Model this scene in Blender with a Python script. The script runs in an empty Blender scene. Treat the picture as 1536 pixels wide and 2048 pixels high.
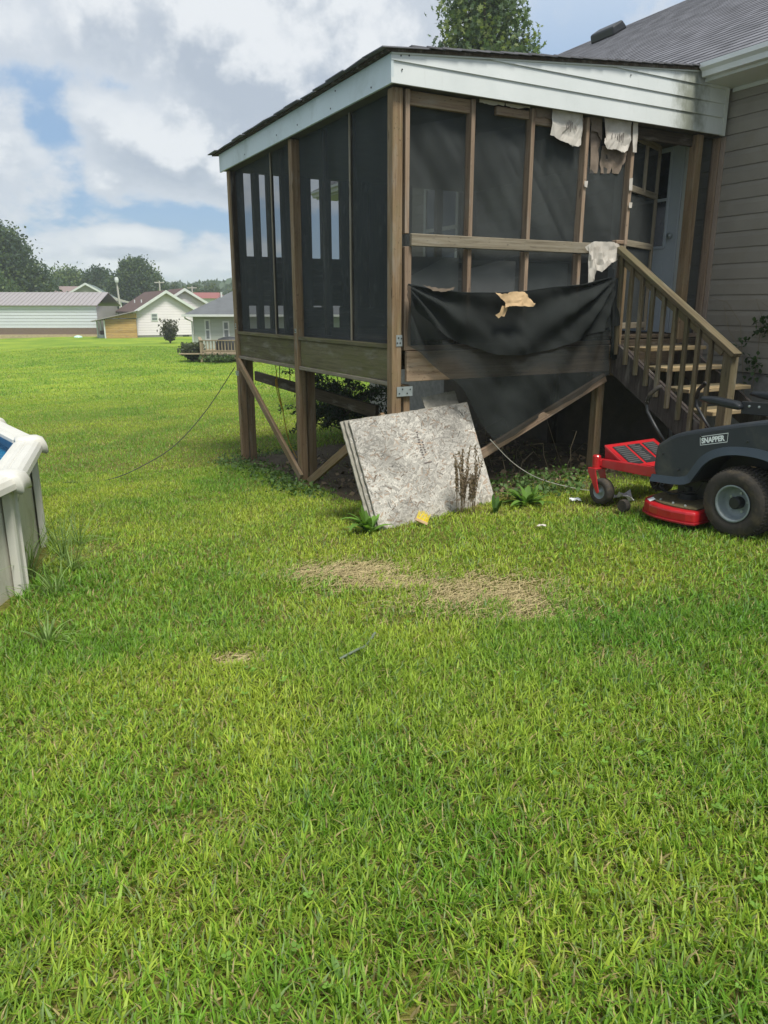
import bpy, bmesh, math, random
import numpy as np
from mathutils import Vector, Matrix, noise as mnoise
random.seed(7); rng = np.random.default_rng(11)
R = math.radians
sc = bpy.context.scene
COL = sc.collection

# ------------------------------------------------------------------ camera
cam = bpy.data.cameras.new('camera'); camo = bpy.data.objects.new('camera', cam); COL.objects.link(camo)
cam.sensor_fit = 'VERTICAL'; cam.sensor_height = 24.0; cam.lens = 24.0*1489.4/2048
cam.clip_start = 0.05; cam.clip_end = 2000
camo.location = (0, 0, 0); camo.rotation_euler = (math.pi/2-0.2683, 0, 0)      # eye level is z = 0, the lawn lies about 1.65 m below
sc.camera = camo
# ------------------------------------------------------------------ world, sun, exposure
SUN_EL, SUN_AZ = R(62), R(150)       # azimuth from +Y towards +X: high, behind the camera on the right
world = bpy.data.worlds.new('World'); sc.world = world; world.use_nodes = True
world.cycles.sampling_method = 'MANUAL'; world.cycles.sample_map_resolution = 256
SUN_STRENGTH, SUN_ANGLE = 2.6, 16
sun = bpy.data.lights.new('sun', 'SUN'); suno = bpy.data.objects.new('sun', sun); COL.objects.link(suno)
sun.energy = SUN_STRENGTH; sun.angle = R(SUN_ANGLE); sun.color = (1, .96, .88)
sd = Vector((math.sin(SUN_AZ)*math.cos(SUN_EL), math.cos(SUN_AZ)*math.cos(SUN_EL), math.sin(SUN_EL)))
suno.rotation_euler = sd.to_track_quat('Z', 'Y').to_euler()
sc.view_settings.view_transform = 'Standard'; sc.view_settings.look = 'None'
sc.view_settings.gamma = 1; sc.view_settings.use_curve_mapping = False
sc.view_settings.exposure = 0.85
HAZE = .0011
sc.cycles.max_bounces = 8; sc.cycles.transparent_max_bounces = 16

class NT:                                            # tiny node-tree writer
    def __init__(s, tree): s.t = tree; s.n = tree.nodes; s.l = tree.links
    def add(s, typ, ins=None, **kw):
        n = s.n.new(typ)
        for k, v in kw.items(): setattr(n, k, v)
        for k, v in (ins or {}).items(): s.put(n.inputs[k], v)
        return n
    def put(s, sock, v):
        if isinstance(v, bpy.types.NodeSocket): s.l.new(v, sock)
        elif isinstance(v, bpy.types.Node): s.l.new(v.outputs[0], sock)
        else: sock.default_value = v
    def math(s, op, a, b=0.0, c=None, clamp=False):
        n = s.add('ShaderNodeMath', {0: a, 1: b}, operation=op, use_clamp=clamp)
        if c is not None: s.put(n.inputs[2], c)
        return n.outputs[0]
    def vmath(s, op, a, b=(0, 0, 0)):
        n = s.add('ShaderNodeVectorMath', {0: a, 1: b}, operation=op)
        return n.outputs[1] if op in ('DOT_PRODUCT', 'LENGTH') else n.outputs[0]
    def mix(s, f, a, b, typ='RGBA', blend='MIX'):
        n = s.add('ShaderNodeMix', data_type=typ)
        if typ == 'RGBA': n.blend_type = blend; ia, ib, o = 6, 7, 2
        else: ia, ib, o = 2, 3, 0
        s.put(n.inputs[0], f); s.put(n.inputs[ia], a); s.put(n.inputs[ib], b)
        return n.outputs[o]
    def noise(s, vec, scale, detail=4, rough=.55, dist=0.0):
        n = s.add('ShaderNodeTexNoise', {'Scale': scale, 'Detail': detail, 'Roughness': rough, 'Distortion': dist})
        if vec is not None: s.put(n.inputs['Vector'], vec)
        return n.outputs['Fac']
    def ramp(s, f, pts):
        n = s.add('ShaderNodeValToRGB', {0: f}); e = n.color_ramp.elements
        while len(e) < len(pts): e.new(.5)
        for i, (p, c) in enumerate(pts): e[i].position = p; e[i].color = c if len(c) == 4 else (*c, 1)
        return n.outputs[0]
    def smooth(s, x, lo, hi, a=0.0, b=1.0):
        n = s.add('ShaderNodeMapRange', {0: x, 1: lo, 2: hi, 3: a, 4: b}, interpolation_type='SMOOTHSTEP')
        return n.outputs[0]

def lin(r, g, b):                                     # sRGB 0-255 to linear
    f = lambda c: (c/255/12.92 if c/255 <= .04045 else ((c/255+.055)/1.055)**2.4)
    return (f(r), f(g), f(b), 1)

def build_sky():
    w = NT(world.node_tree); w.n.clear()
    S = 0.1
    sky = w.add('ShaderNodeTexSky', sky_type='NISHITA', sun_disc=False, sun_elevation=SUN_EL, sun_rotation=SUN_AZ,
                altitude=200, air_density=1.0, dust_density=1.5, ozone_density=2.0)
    d = w.add('ShaderNodeTexCoord').outputs['Generated']
    sep = w.add('ShaderNodeSeparateXYZ', {0: d})
    el = w.math('ARCSINE', sep.outputs[2])
    az = w.math('ARCTAN2', sep.outputs[0], sep.outputs[1])
    # a cloud field: soft masses broken into puffs by a cellular noise, so that edges billow instead of streaking
    ez = w.math('LOGARITHM', w.math('ADD', w.math('MAXIMUM', el, 0.0), .10), 2.718)
    def density(dz):                                   # cloud thickness in the direction looked at, shifted dz upwards
        e2 = w.math('ADD', el, dz)
        v = w.add('ShaderNodeCombineXYZ', {0: w.math('SINE', az), 1: w.math('COSINE', az), 2: w.math('MULTIPLY', w.math('ADD', ez, w.math('MULTIPLY', dz, 5.0)), .34)}).outputs[0]
        wob = w.add('ShaderNodeTexNoise', {'Vector': v, 'Scale': 14.0, 'Detail': 5.0, 'Roughness': .6}).outputs['Color']
        vw = w.vmath('ADD', v, w.vmath('MULTIPLY', w.vmath('SUBTRACT', wob, (.5, .5, .5)), (.085, .085, .085)))
        big = w.noise(v, 3.4, 2, .5)
        puff = w.add('ShaderNodeTexVoronoi', {'Vector': vw, 'Scale': 9.5, 'Detail': 1.5, 'Roughness': .55}, feature='F1', normalize=True)
        dens = w.math('ADD', w.math('MULTIPLY', big, .70), w.math('MULTIPLY', w.math('SUBTRACT', .60, puff.outputs['Distance']), .55))
        for a0, e0, sa, se, wt in BLOBS:
            x = w.math('DIVIDE', w.math('SUBTRACT', az, a0), sa); y = w.math('DIVIDE', w.math('SUBTRACT', e2, e0), se)
            g = w.math('POWER', 2.718, w.math('MULTIPLY', w.math('ADD', w.math('MULTIPLY', x, x), w.math('MULTIPLY', y, y)), -1.0))
            dens = w.math('ADD', dens, w.math('MULTIPLY', g, wt))
        return dens
    # cloud masses and gaps of this sky: (azimuth, elevation, width, height, weight) in radians
    BLOBS = ((-.30, .172, .085, .040, .17), (-.215, .155, .05, .05, .10), (-.43, .178, .035, .026, .13), (-.315, .084, .040, .008, .13),
             (-.20, .295, .24, .06, .17), (-.02, .27, .16, .08, .12), (-.385, .190, .030, .028, -.15), (-.37, .240, .12, .014, -.10),
             (-.235, .105, .09, .014, -.15), (-.42, .105, .06, .030, -.10), (.30, .28, .22, .12, -.10), (-.28, .055, .14, .010, .04))
    d0, d1 = density(0.0), density(.020)
    vf = w.add('ShaderNodeCombineXYZ', {0: w.math('SINE', az), 1: w.math('COSINE', az), 2: w.math('MULTIPLY', ez, .5)}).outputs[0]
    d0 = w.math('ADD', d0, w.math('MULTIPLY', w.math('SUBTRACT', w.noise(vf, 34.0, 6, .62), .5), .17))
    cover = w.smooth(d0, .435, .56)
    thick = w.smooth(d0, .48, .72)
    lit = w.smooth(w.math('SUBTRACT', d0, d1), -.07, .07)
    top = (.47, .487, .505, 1); mid = (.37, .40, .44, 1); base = (.265, .30, .35, 1)
    cc = w.mix(lit, w.mix(thick, mid, base), w.mix(thick, mid, top))
    blue = w.mix(.80, w.add('ShaderNodeVectorMath', {0: sky.outputs[0], 3: S}, operation='SCALE').outputs[0], (.15, .235, .36, 1))
    low = w.smooth(el, -.02, .16, .5, 0.0)            # pale air near the horizon
    blue = w.mix(low, blue, (.22, .30, .39, 1))
    veil = w.smooth(el, .18, .42, 0.0, .75)           # high thin veil that brightens the upper sky
    blue = w.mix(veil, blue, (.42, .47, .53, 1))
    colr = w.mix(w.math('MULTIPLY', cover, .94), blue, cc)
    bg = w.add('ShaderNodeBackground', {'Color': w.add('ShaderNodeVectorMath', {0: colr, 3: 1/S}, operation='SCALE').outputs[0], 'Strength': S})
    out = w.add('ShaderNodeOutputWorld'); w.l.new(bg.outputs[0], out.inputs[0])
build_sky()

# ------------------------------------------------------------------ materials
MATS = {}
def new_mat(name):
    m = bpy.data.materials.new(name); m.use_nodes = True; t = NT(m.node_tree); t.n.clear()
    p = t.add('ShaderNodeBsdfPrincipled'); o = t.add('ShaderNodeOutputMaterial'); t.l.new(p.outputs[0], o.inputs[0])
    MATS[name] = m
    return m, t, p, o
def objco(t, sc3=(1, 1, 1), rnd=True):
    c = t.add('ShaderNodeTexCoord').outputs['Object']
    if rnd:
        r = t.add('ShaderNodeObjectInfo').outputs['Random']
        c = t.vmath('ADD', c, t.vmath('SCALE', (1, 1, 1)) if 0 else t.add('ShaderNodeCombineXYZ', {0: t.math('MULTIPLY', r, 37.0), 1: t.math('MULTIPLY', r, 91.0), 2: t.math('MULTIPLY', r, 53.0)}).outputs[0])
    return t.vmath('MULTIPLY', c, sc3)
def plain(name, col, rough=.7, metal=0, var=.25, scale=6, dirt=None, dirtamt=.5, bump=0.0, bscale=60, spec=.5, coat=0):
    m, t, p, o = new_mat(name)
    c = objco(t)
    n = t.noise(c, scale, 5, .6)
    dark = tuple(x*(1-var) for x in col[:3])+(1,); lite = tuple(min(1, x*(1+var*.6)) for x in col[:3])+(1,)
    out = t.ramp(n, [(.3, dark), (.7, lite)])
    if dirt:
        n2 = t.noise(c, scale*.7, 6, .65, .4)
        out = t.mix(t.math('MULTIPLY', t.smooth(n2, .48, .72), dirtamt), out, dirt)
    t.put(p.inputs['Base Color'], out); p.inputs['Roughness'].default_value = rough; p.inputs['Metallic'].default_value = metal
    p.inputs['Specular IOR Level'].default_value = spec; p.inputs['Coat Weight'].default_value = coat
    if bump:
        b = t.add('ShaderNodeBump', {'Height': t.noise(c, bscale, 4), 'Strength': bump, 'Distance': .01})
        t.l.new(b.outputs[0], p.inputs['Normal'])
    return m
def wood(name, c1, c2, c3=None, grain=1.0, moss=None, mossamt=.5):
    m, t, p, o = new_mat(name)
    c = objco(t)                                      # boards are built along their local Z
    g = t.noise(t.vmath('MULTIPLY', c, (55*grain, 55*grain, 2.2)), 1.0, 6, .65, .6)
    broad = t.noise(t.vmath('MULTIPLY', c, (6, 6, 1.1)), 1.0, 3, .5)
    kn = t.add('ShaderNodeTexVoronoi', {'Vector': t.vmath('MULTIPLY', c, (8, 8, 1.6)), 'Scale': 1.0}, feature='F1').outputs['Distance']
    col = t.ramp(g, [(.28, c2), (.5, c1), (.75, c3 or c1)])
    r = t.add('ShaderNodeObjectInfo').outputs['Random']
    hv = t.math('ADD', t.math('MULTIPLY', r, .30), .62)
    col = t.mix(1.0, col, t.add('ShaderNodeCombineColor', {0: hv, 1: hv, 2: hv}).outputs[0], blend='MULTIPLY')
    col = t.mix(t.smooth(broad, .5, .8, 0, .5), col, tuple(x*.62 for x in c2[:3])+(1,))
    sp_ = t.noise(t.vmath('MULTIPLY', c, (75, 75, 38)), 1.0, 2, .5)
    col = t.mix(t.smooth(sp_, .66, .72, 0, .7), col, tuple(x*.3 for x in c2[:3])+(1,))
    wt_ = t.noise(t.vmath('MULTIPLY', c, (11, 11, 2.4)), 1.0, 5, .65)
    col = t.mix(t.smooth(wt_, .50, .72, 0, .45), col, lin(150, 146, 136))
    col = t.mix(t.smooth(kn, .10, .03, 0, .8), col, tuple(x*.35 for x in c2[:3])+(1,))
    if moss:
        mm = t.noise(t.vmath('MULTIPLY', c, (5, 5, 2.5)), 1.0, 6, .7)
        col = t.mix(t.math('MULTIPLY', t.smooth(mm, .42, .68), mossamt), col, moss)
    t.put(p.inputs['Base Color'], col); p.inputs['Roughness'].default_value = .88; p.inputs['Specular IOR Level'].default_value = .2
    b = t.add('ShaderNodeBump', {'Height': g, 'Strength': .45, 'Distance': .004}); t.l.new(b.outputs[0], p.inputs['Normal'])
    return m
def leafmat(name, amount=.35, rough=.55):
    m, t, p, o = new_mat(name)
    a = t.add('ShaderNodeAttribute', attribute_name='Col').outputs['Color']
    t.put(p.inputs['Base Color'], a); p.inputs['Roughness'].default_value = rough; p.inputs['Specular IOR Level'].default_value = .3
    tr = t.add('ShaderNodeBsdfTranslucent', {'Color': t.mix(1.0, a, (1.25, 1.3, .7, 1), blend='MULTIPLY')})
    mx = t.add('ShaderNodeMixShader', {0: amount, 1: p.outputs[0], 2: tr.outputs[0]}); t.l.new(mx.outputs[0], o.inputs[0])
    return m
def colmat(name, rough=.8):
    m, t, p, o = new_mat(name)
    t.put(p.inputs['Base Color'], t.add('ShaderNodeAttribute', attribute_name='Col').outputs['Color']); p.inputs['Roughness'].default_value = rough
    p.inputs['Specular IOR Level'].default_value = .25
    return m
def screenmat(name, see, col, weave=0.0):
    m, t, p, o = new_mat(name)
    t.n.remove(p)
    c = objco(t, rnd=False)
    n = t.noise(t.vmath('MULTIPLY', c, (3, 3, 1.2)), 1.0, 5, .6, .5)
    dif = t.add('ShaderNodeBsdfDiffuse', {'Color': t.ramp(n, [(.3, tuple(x*.75 for x in col[:3])+(1,)), (.7, tuple(x*1.25 for x in col[:3])+(1,))])})
    tr = t.add('ShaderNodeBsdfTransparent', {'Color': (1, 1, 1, 1)})
    # seen at a slant the threads close up
    lw = t.add('ShaderNodeLayerWeight', {'Blend': .35}).outputs['Facing']
    f = t.math('SUBTRACT', see, t.math('MULTIPLY', lw, see*.55))
    mx = t.add('ShaderNodeMixShader', {0: f, 1: dif.outputs[0], 2: tr.outputs[0]}); t.l.new(mx.outputs[0], o.inputs[0])
    return m

W_POST = wood('weathered post wood', lin(146, 122, 94), lin(106, 86, 64), lin(166, 146, 120), moss=lin(118, 108, 74), mossamt=.4)
W_STUD = wood('weathered stud wood', lin(160, 138, 116), lin(124, 102, 84), lin(178, 158, 138))
W_RAIL = wood('grey weathered wood', lin(152, 142, 122), lin(112, 102, 86), lin(176, 168, 150))
W_BEAM = wood('pale brown beam wood', lin(160, 138, 114), lin(118, 98, 80), lin(176, 158, 136), grain=.7)
W_RIM = wood('mossy rim wood', lin(112, 106, 80), lin(84, 78, 58), lin(126, 120, 92), moss=lin(100, 100, 60), mossamt=.6)
W_STAIR = wood('stair wood', lin(118, 106, 82), lin(84, 74, 56), lin(138, 126, 100), moss=lin(92, 92, 66), mossamt=.5)
W_TREAD = wood('newer tread wood', lin(170, 150, 114), lin(132, 112, 80), lin(184, 166, 130))
W_DARK = wood('dark brown wood', lin(76, 66, 54), lin(46, 40, 32), lin(90, 80, 64))  # dark brown timber: floor, joists, far wall, inner studs
W_NEW = wood('fresh pine wood', lin(196, 160, 104), lin(160, 122, 74), lin(210, 178, 124), grain=.6)
W_DECK = wood('bleached deck wood', lin(166, 150, 124), lin(128, 112, 88), lin(182, 168, 142))
W_STR = wood('charcoal stringer wood', lin(88, 80, 76), lin(62, 56, 54), lin(98, 90, 86))
M_WHITE = plain('white vinyl', lin(204, 208, 205), .45, var=.06, scale=2, dirt=lin(150, 156, 140), dirtamt=.25)
def gablemat():
    m, t, p, o = new_mat('stained white siding'); c = t.add('ShaderNodeTexCoord').outputs['Object']
    sx = t.add('ShaderNodeSeparateXYZ', {0: c}); n = t.noise(c, 2.5, 4); b = t.noise(t.vmath('MULTIPLY', c, (9, 9, 5)), 1.0, 6, .7)
    col = t.ramp(n, [(.3, lin(196, 201, 199)), (.7, lin(206, 210, 208))])
    # mould where the run-off from the gutter end wets the boards
    w_ = t.math('SUBTRACT', 1.0, t.math('ABSOLUTE', t.math('DIVIDE', t.math('SUBTRACT', sx.outputs[0], 3.12), .42)), clamp=True)
    k = t.smooth(t.math('ADD', t.math('MULTIPLY', w_, .55), t.math('MULTIPLY', b, .75)), .52, .95, 0, .85)
    col = t.mix(k, col, lin(112, 116, 100))
    col = t.mix(t.smooth(t.noise(t.vmath('MULTIPLY', c, (14, 14, 3)), 1.0, 5, .7), .55, .8, 0, .22), col, lin(140, 142, 128))
    t.put(p.inputs['Base Color'], col); p.inputs['Roughness'].default_value = .5
    return m
M_GABLE = gablemat()
M_FASCIA = plain('fascia paint with blue shade', lin(198, 208, 209), .5, var=.06, scale=3, dirt=lin(140, 150, 140), dirtamt=.45)  # bluish shade of the side face is put into this colour
M_TAUPE = plain('taupe vinyl siding', lin(140, 135, 125), .55, var=.10, scale=2.5, dirt=lin(118, 110, 92), dirtamt=.4, bump=.12, bscale=150)
M_TRIM = plain('taupe trim', lin(150, 134, 120), .6, var=.1)
M_BLOCK = plain('grey concrete block', lin(134, 132, 128), .9, var=.25, scale=12, bump=.5, bscale=80)
M_GALV = plain('galvanised steel', lin(178, 186, 186), .45, .6, var=.12, scale=20)
M_SCREEN = screenmat('black insect screen', .50, (.068, .075, .074))
M_SCREEN2 = screenmat('loose screen fabric', .36, (.030, .034, .033))
M_SCREEN3 = screenmat('doubled screen fabric', .12, (.026, .029, .028))
M_INT = plain('dark porch ceiling', lin(88, 84, 78), .9, var=.2)
M_CHARC = plain('charcoal plastic', lin(42, 48, 54), .55, var=.16, scale=5, dirt=lin(98, 96, 84), dirtamt=.4, bump=.08, bscale=300)
M_CHARB = plain('blue grey plastic edge', lin(50, 62, 72), .5, var=.1)
M_BLACK = plain('black plastic', lin(34, 36, 38), .45, var=.2)
M_SEAT = plain('black vinyl seat', lin(30, 34, 38), .38, var=.15)
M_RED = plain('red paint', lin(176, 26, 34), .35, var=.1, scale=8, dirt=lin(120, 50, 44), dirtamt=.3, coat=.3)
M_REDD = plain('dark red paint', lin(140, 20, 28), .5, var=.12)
M_RUB = plain('dusty tyre rubber', lin(52, 48, 43), .9, var=.35, scale=14, dirt=lin(96, 84, 64), dirtamt=.55, bump=.3, bscale=90)
M_RIM = plain('grey wheel rim', lin(132, 142, 144), .5, .1, var=.12, scale=10, dirt=lin(96, 98, 92), dirtamt=.5)
M_CLIP = plain('dried grass clippings', lin(92, 84, 56), .95, var=.45, scale=40, bump=.6, bscale=120)
M_LETTER = plain('white print', lin(226, 232, 232), .5, var=.03)
M_PAPER = plain('torn house wrap', lin(192, 186, 176), .8, var=.12, scale=7, dirt=lin(150, 138, 122), dirtamt=.5)
M_PAPERB = plain('stained brown paper', lin(126, 112, 98), .9, var=.2, scale=9, dirt=lin(84, 72, 62), dirtamt=.6)
M_CARD = plain('tan cardboard', lin(186, 158, 120), .85, var=.15, scale=8, dirt=lin(160, 128, 90), dirtamt=.4)
M_INK = plain('faded ink', lin(96, 88, 84), .9, var=.2)
M_POOL = plain('cream pool vinyl', lin(200, 198, 188), .4, var=.06, scale=3, dirt=lin(172, 164, 142), dirtamt=.4)
M_POOLW = plain('pool wall sheet', lin(202, 198, 182), .5, var=.10, scale=3, dirt=lin(140, 132, 104), dirtamt=.55)
M_LINER = plain('blue pool liner', lin(70, 130, 168), .5, var=.2)
M_OSB = plain('weathered board edge', lin(150, 146, 134), .9, var=.25, scale=20, dirt=lin(104, 100, 84), dirtamt=.6)
M_DOOR = plain('pale blue grey door', lin(184, 192, 197), .45, var=.05)
M_GLASSD = plain('dark window glass', lin(40, 46, 50), .08, var=.2, spec=.8)
M_PANE = plain('window pane with pale blind', lin(118, 124, 126), .15, var=.2)
M_CABLE = plain('black cable', lin(44, 46, 40), .6)
M_YCORD = plain('yellow cord', lin(190, 150, 40), .6)
M_WIRE = plain('grey wire', lin(150, 150, 138), .6)
M_VINE = plain('dry vine', lin(128, 116, 92), .9, var=.3)
M_BARK = plain('bark', lin(92, 82, 68), .95, var=.35, scale=12, bump=.6, bscale=25)
M_YEL = plain('yellow bristles', lin(222, 198, 46), .7, var=.2)
M_HOSE = plain('grey green hose', lin(98, 110, 92), .6)
M_MAUVE = plain('mauve metal roof', lin(146, 140, 140), .5, var=.06, scale=1)
M_SHED = plain('white shed sheet', lin(206, 208, 216), .5, var=.04, scale=1)
M_BROWN = plain('brown wainscot sheet', lin(116, 96, 88), .6, var=.1)
M_CONC = plain('tan slab edge', lin(176, 158, 128), .9, var=.2)
M_REDROOF = plain('brown red shingles', lin(84, 64, 60), .9, var=.15, scale=3)
M_REDROOF2 = plain('red metal roof', lin(134, 76, 72), .6, var=.1)
M_GREYROOF = plain('grey shingles', lin(96, 99, 102), .9, var=.15, scale=3)
M_MAUVER = plain('faded brown shingles', lin(128, 112, 108), .9, var=.1)
M_GREYSID = plain('grey siding', lin(164, 162, 154), .6, var=.05)
M_GREENROOF = plain('grey green shingles', lin(96, 108, 104), .9, var=.1)
M_POLE = plain('grey pole', lin(176, 172, 164), .8, var=.1)
M_COVER = plain('black grill cover', lin(36, 38, 40), .6, var=.2)
M_LEAF = leafmat('leaves', .35)
M_GRASS = leafmat('grass blades', .38, .5)
M_STRAND = colmat('wood strands', .85)
M_SCRAP = plain('white plastic scrap', lin(225, 228, 230), .5, var=.05)

def lapsiding(name, col, pitch):                        # far siding: the laps are too fine to build, the relief is in the material
    m, t, p, o = new_mat(name)
    c = t.add('ShaderNodeTexCoord').outputs['Object']
    z = t.add('ShaderNodeSeparateXYZ', {0: c}).outputs[2]
    saw = t.math('FRACT', t.math('DIVIDE', z, pitch))
    n = t.noise(c, .8, 3)
    t.put(p.inputs['Base Color'], t.ramp(n, [(.3, tuple(x*.93 for x in col[:3])+(1,)), (.7, col)])); p.inputs['Roughness'].default_value = .55
    b = t.add('ShaderNodeBump', {'Height': saw, 'Strength': 1.0, 'Distance': -.03}); t.l.new(b.outputs[0], p.inputs['Normal'])
    return m
M_LAPW = lapsiding('white lap siding', lin(218, 211, 213), .2)
M_LAPG = lapsiding('pale green lap siding', lin(172, 180, 166), .2)
def shingles(name, col):
    m, t, p, o = new_mat(name)
    c = t.add('ShaderNodeTexCoord').outputs['Object']
    r = t.add('ShaderNodeObjectInfo').outputs['Random']
    y = t.add('ShaderNodeSeparateXYZ', {0: c}).outputs[1]
    y2 = t.math('ADD', y, t.math('MULTIPLY', r, 11.3))
    tab = t.add('ShaderNodeTexWhiteNoise', {'W': t.math('FLOOR', t.math('DIVIDE', y2, .165))}, noise_dimensions='1D').outputs[0]
    gr = t.noise(t.vmath('MULTIPLY', c, (1, 1, 1)), 180, 3, .7)
    st = t.noise(c, .7, 4, .6)
    v = t.math('ADD', t.math('ADD', t.math('MULTIPLY', tab, .45), t.math('MULTIPLY', gr, .7)), t.math('MULTIPLY', st, .5))
    t.put(p.inputs['Base Color'], t.ramp(v, [(.45, tuple(x*.55 for x in col[:3])+(1,)), (1.05, tuple(x*1.35 for x in col[:3])+(1,))]))
    p.inputs['Roughness'].default_value = .85
    b = t.add('ShaderNodeBump', {'Height': gr, 'Strength': .4, 'Distance': .003}); t.l.new(b.outputs[0], p.inputs['Normal'])
    return m
M_SHING = shingles('grey asphalt shingles', lin(98, 98, 103))
def watermat():
    m, t, p, o = new_mat('pool water')
    c = objco(t, rnd=False)
    n = t.noise(t.vmath('MULTIPLY', c, (1, 1, 1)), 5.0, 4, .6, .8)
    p.inputs['Base Color'].default_value = lin(36, 110, 150); p.inputs['Roughness'].default_value = .03; p.inputs['IOR'].default_value = 1.33
    p.inputs['Specular IOR Level'].default_value = .9
    b = t.add('ShaderNodeBump', {'Height': n, 'Strength': .55, 'Distance': .05}); t.l.new(b.outputs[0], p.inputs['Normal'])
    return m
M_WATER = watermat()

# ------------------------------------------------------------------ mesh helpers
class MB:
    def __init__(s): s.v = []; s.f = []
    def add(s, vs, fs):
        o = len(s.v); s.v += [tuple(v) for v in vs]; s.f += [tuple(i+o for i in f) for f in fs]; return s
    def box(s, a, b):
        x0, y0, z0 = a; x1, y1, z1 = b
        return s.add([(x0,y0,z0),(x1,y0,z0),(x1,y1,z0),(x0,y1,z0),(x0,y0,z1),(x1,y0,z1),(x1,y1,z1),(x0,y1,z1)],
                     [(3,2,1,0),(4,5,6,7),(0,1,5,4),(1,2,6,5),(2,3,7,6),(3,0,4,7)])
    def prism(s, poly, axis, lo, hi):                  # poly in the plane of the two other axes
        n = len(poly); put = {'x': lambda p, t: (t, p[0], p[1]), 'y': lambda p, t: (p[0], t, p[1]), 'z': lambda p, t: (p[0], p[1], t)}[axis]
        vs = [put(p, lo) for p in poly]+[put(p, hi) for p in poly]
        fs = [tuple(range(n))[::-1], tuple(range(n, 2*n))]+[(i, (i+1) % n, n+(i+1) % n, n+i) for i in range(n)]
        return s.add(vs, fs)
    def tube(s, pts, r, n=8, r1=None):
        pts = [Vector(p) for p in pts]; rings = []
        for i, p in enumerate(pts):
            d = (pts[min(i+1, len(pts)-1)]-pts[max(i-1, 0)]).normalized()
            a = d.orthogonal().normalized() if i == 0 else (a-d*a.dot(d)).normalized()
            b = d.cross(a); rr = r if r1 is None else r+(r1-r)*i/max(1, len(pts)-1)
            rings.append([p+(a*math.cos(2*math.pi*k/n)+b*math.sin(2*math.pi*k/n))*rr for k in range(n)])
        vs = [v for q in rings for v in q]
        fs = [(i*n+k, i*n+(k+1) % n, (i+1)*n+(k+1) % n, (i+1)*n+k) for i in range(len(pts)-1) for k in range(n)]
        fs += [tuple(range(n))[::-1], tuple((len(pts)-1)*n+k for k in range(n))]
        return s.add(vs, fs)
    def lathe(s, prof, axis='y', n=28, c=(0, 0, 0)):   # prof = (radius, offset along the axis)
        vs = []; m = len(prof)
        for k in range(n):
            a = 2*math.pi*k/n
            for r, h in prof:
                p = {'y': (r*math.cos(a), h, r*math.sin(a)), 'z': (r*math.cos(a), r*math.sin(a), h), 'x': (h, r*math.cos(a), r*math.sin(a))}[axis]
                vs.append((p[0]+c[0], p[1]+c[1], p[2]+c[2]))
        fs = [(k*m+i, k*m+i+1, ((k+1) % n)*m+i+1, ((k+1) % n)*m+i) for k in range(n) for i in range(m-1)]
        return s.add(vs, fs)
    def build(s, name, mat, parent=None, smooth=False, bevel=0, loc=None, seg=2, solid=0, sub=0):
        me = bpy.data.meshes.new(name); me.from_pydata(s.v, [], s.f)
        bm = bmesh.new(); bm.from_mesh(me); bmesh.ops.recalc_face_normals(bm, faces=bm.faces); bm.to_mesh(me); bm.free()
        o = bpy.data.objects.new(name, me); COL.objects.link(o)
        if mat: me.materials.append(mat)
        if parent: o.parent = parent
        if loc: o.location = loc
        if solid:
            md = o.modifiers.new('solid', 'SOLIDIFY'); md.thickness = solid; md.offset = 0
        if bevel:
            md = o.modifiers.new('bevel', 'BEVEL'); md.width = bevel; md.segments = seg; md.limit_method = 'ANGLE'; md.angle_limit = R(40)
        if sub:
            md = o.modifiers.new('sub', 'SUBSURF'); md.levels = sub; md.render_levels = sub
        if smooth:
            for p in me.polygons: p.use_smooth = True
        return o
def tag(o, label=None, cat=None, group=None, kind=None):
    if label: o['label'] = label
    if cat: o['category'] = cat
    if group: o['group'] = group
    if kind: o['kind'] = kind
    return o
def thing(name, label, cat, loc=(0, 0, 0), rotz=0, group=None):
    o = bpy.data.objects.new(name, None); COL.objects.link(o); o.location = loc; o.rotation_euler = (0, 0, rotz)
    o.empty_display_size = .2
    return tag(o, label, cat, group)
def arrays(name, V, Q=None, T=None, col=None, mat=None, parent=None, smooth=False):      # numpy mesh: quads and triangles
    me = bpy.data.meshes.new(name); V = np.asarray(V, np.float32)
    nq = 0 if Q is None else len(Q); nt = 0 if T is None else len(T)
    me.vertices.add(len(V)); me.vertices.foreach_set('co', V.ravel())
    idx = np.concatenate([a.ravel() for a, n in ((Q, nq), (T, nt)) if n]).astype(np.int32)
    me.loops.add(len(idx)); me.loops.foreach_set('vertex_index', idx)
    me.polygons.add(nq+nt)
    st = np.concatenate([np.arange(nq)*4, nq*4+np.arange(nt)*3]).astype(np.int32)
    me.polygons.foreach_set('loop_start', st)
    if smooth: me.polygons.foreach_set('use_smooth', np.ones(nq+nt, bool))
    me.update(calc_edges=True); me.validate()
    if col is not None:
        a = me.color_attributes.new('Col', 'FLOAT_COLOR', 'POINT')
        a.data.foreach_set('color', np.concatenate([col, np.ones((len(V), 1))], 1).astype(np.float32).ravel())
    o = bpy.data.objects.new(name, me); COL.objects.link(o)
    if mat: me.materials.append(mat)
    if parent: o.parent = parent
    return o
_G = [rng.random((257, 257)) for _ in range(4)]
def vnoise(x, y, k=0):
    g = _G[k % 4]; xi = np.floor(x).astype(int); yi = np.floor(y).astype(int); fx = x-xi; fy = y-yi
    fx = fx*fx*(3-2*fx); fy = fy*fy*(3-2*fy); a = lambda i, j: g[(xi+i) % 256, (yi+j) % 256]
    return (a(0,0)*(1-fx)+a(1,0)*fx)*(1-fy)+(a(0,1)*(1-fx)+a(1,1)*fx)*fy
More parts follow.
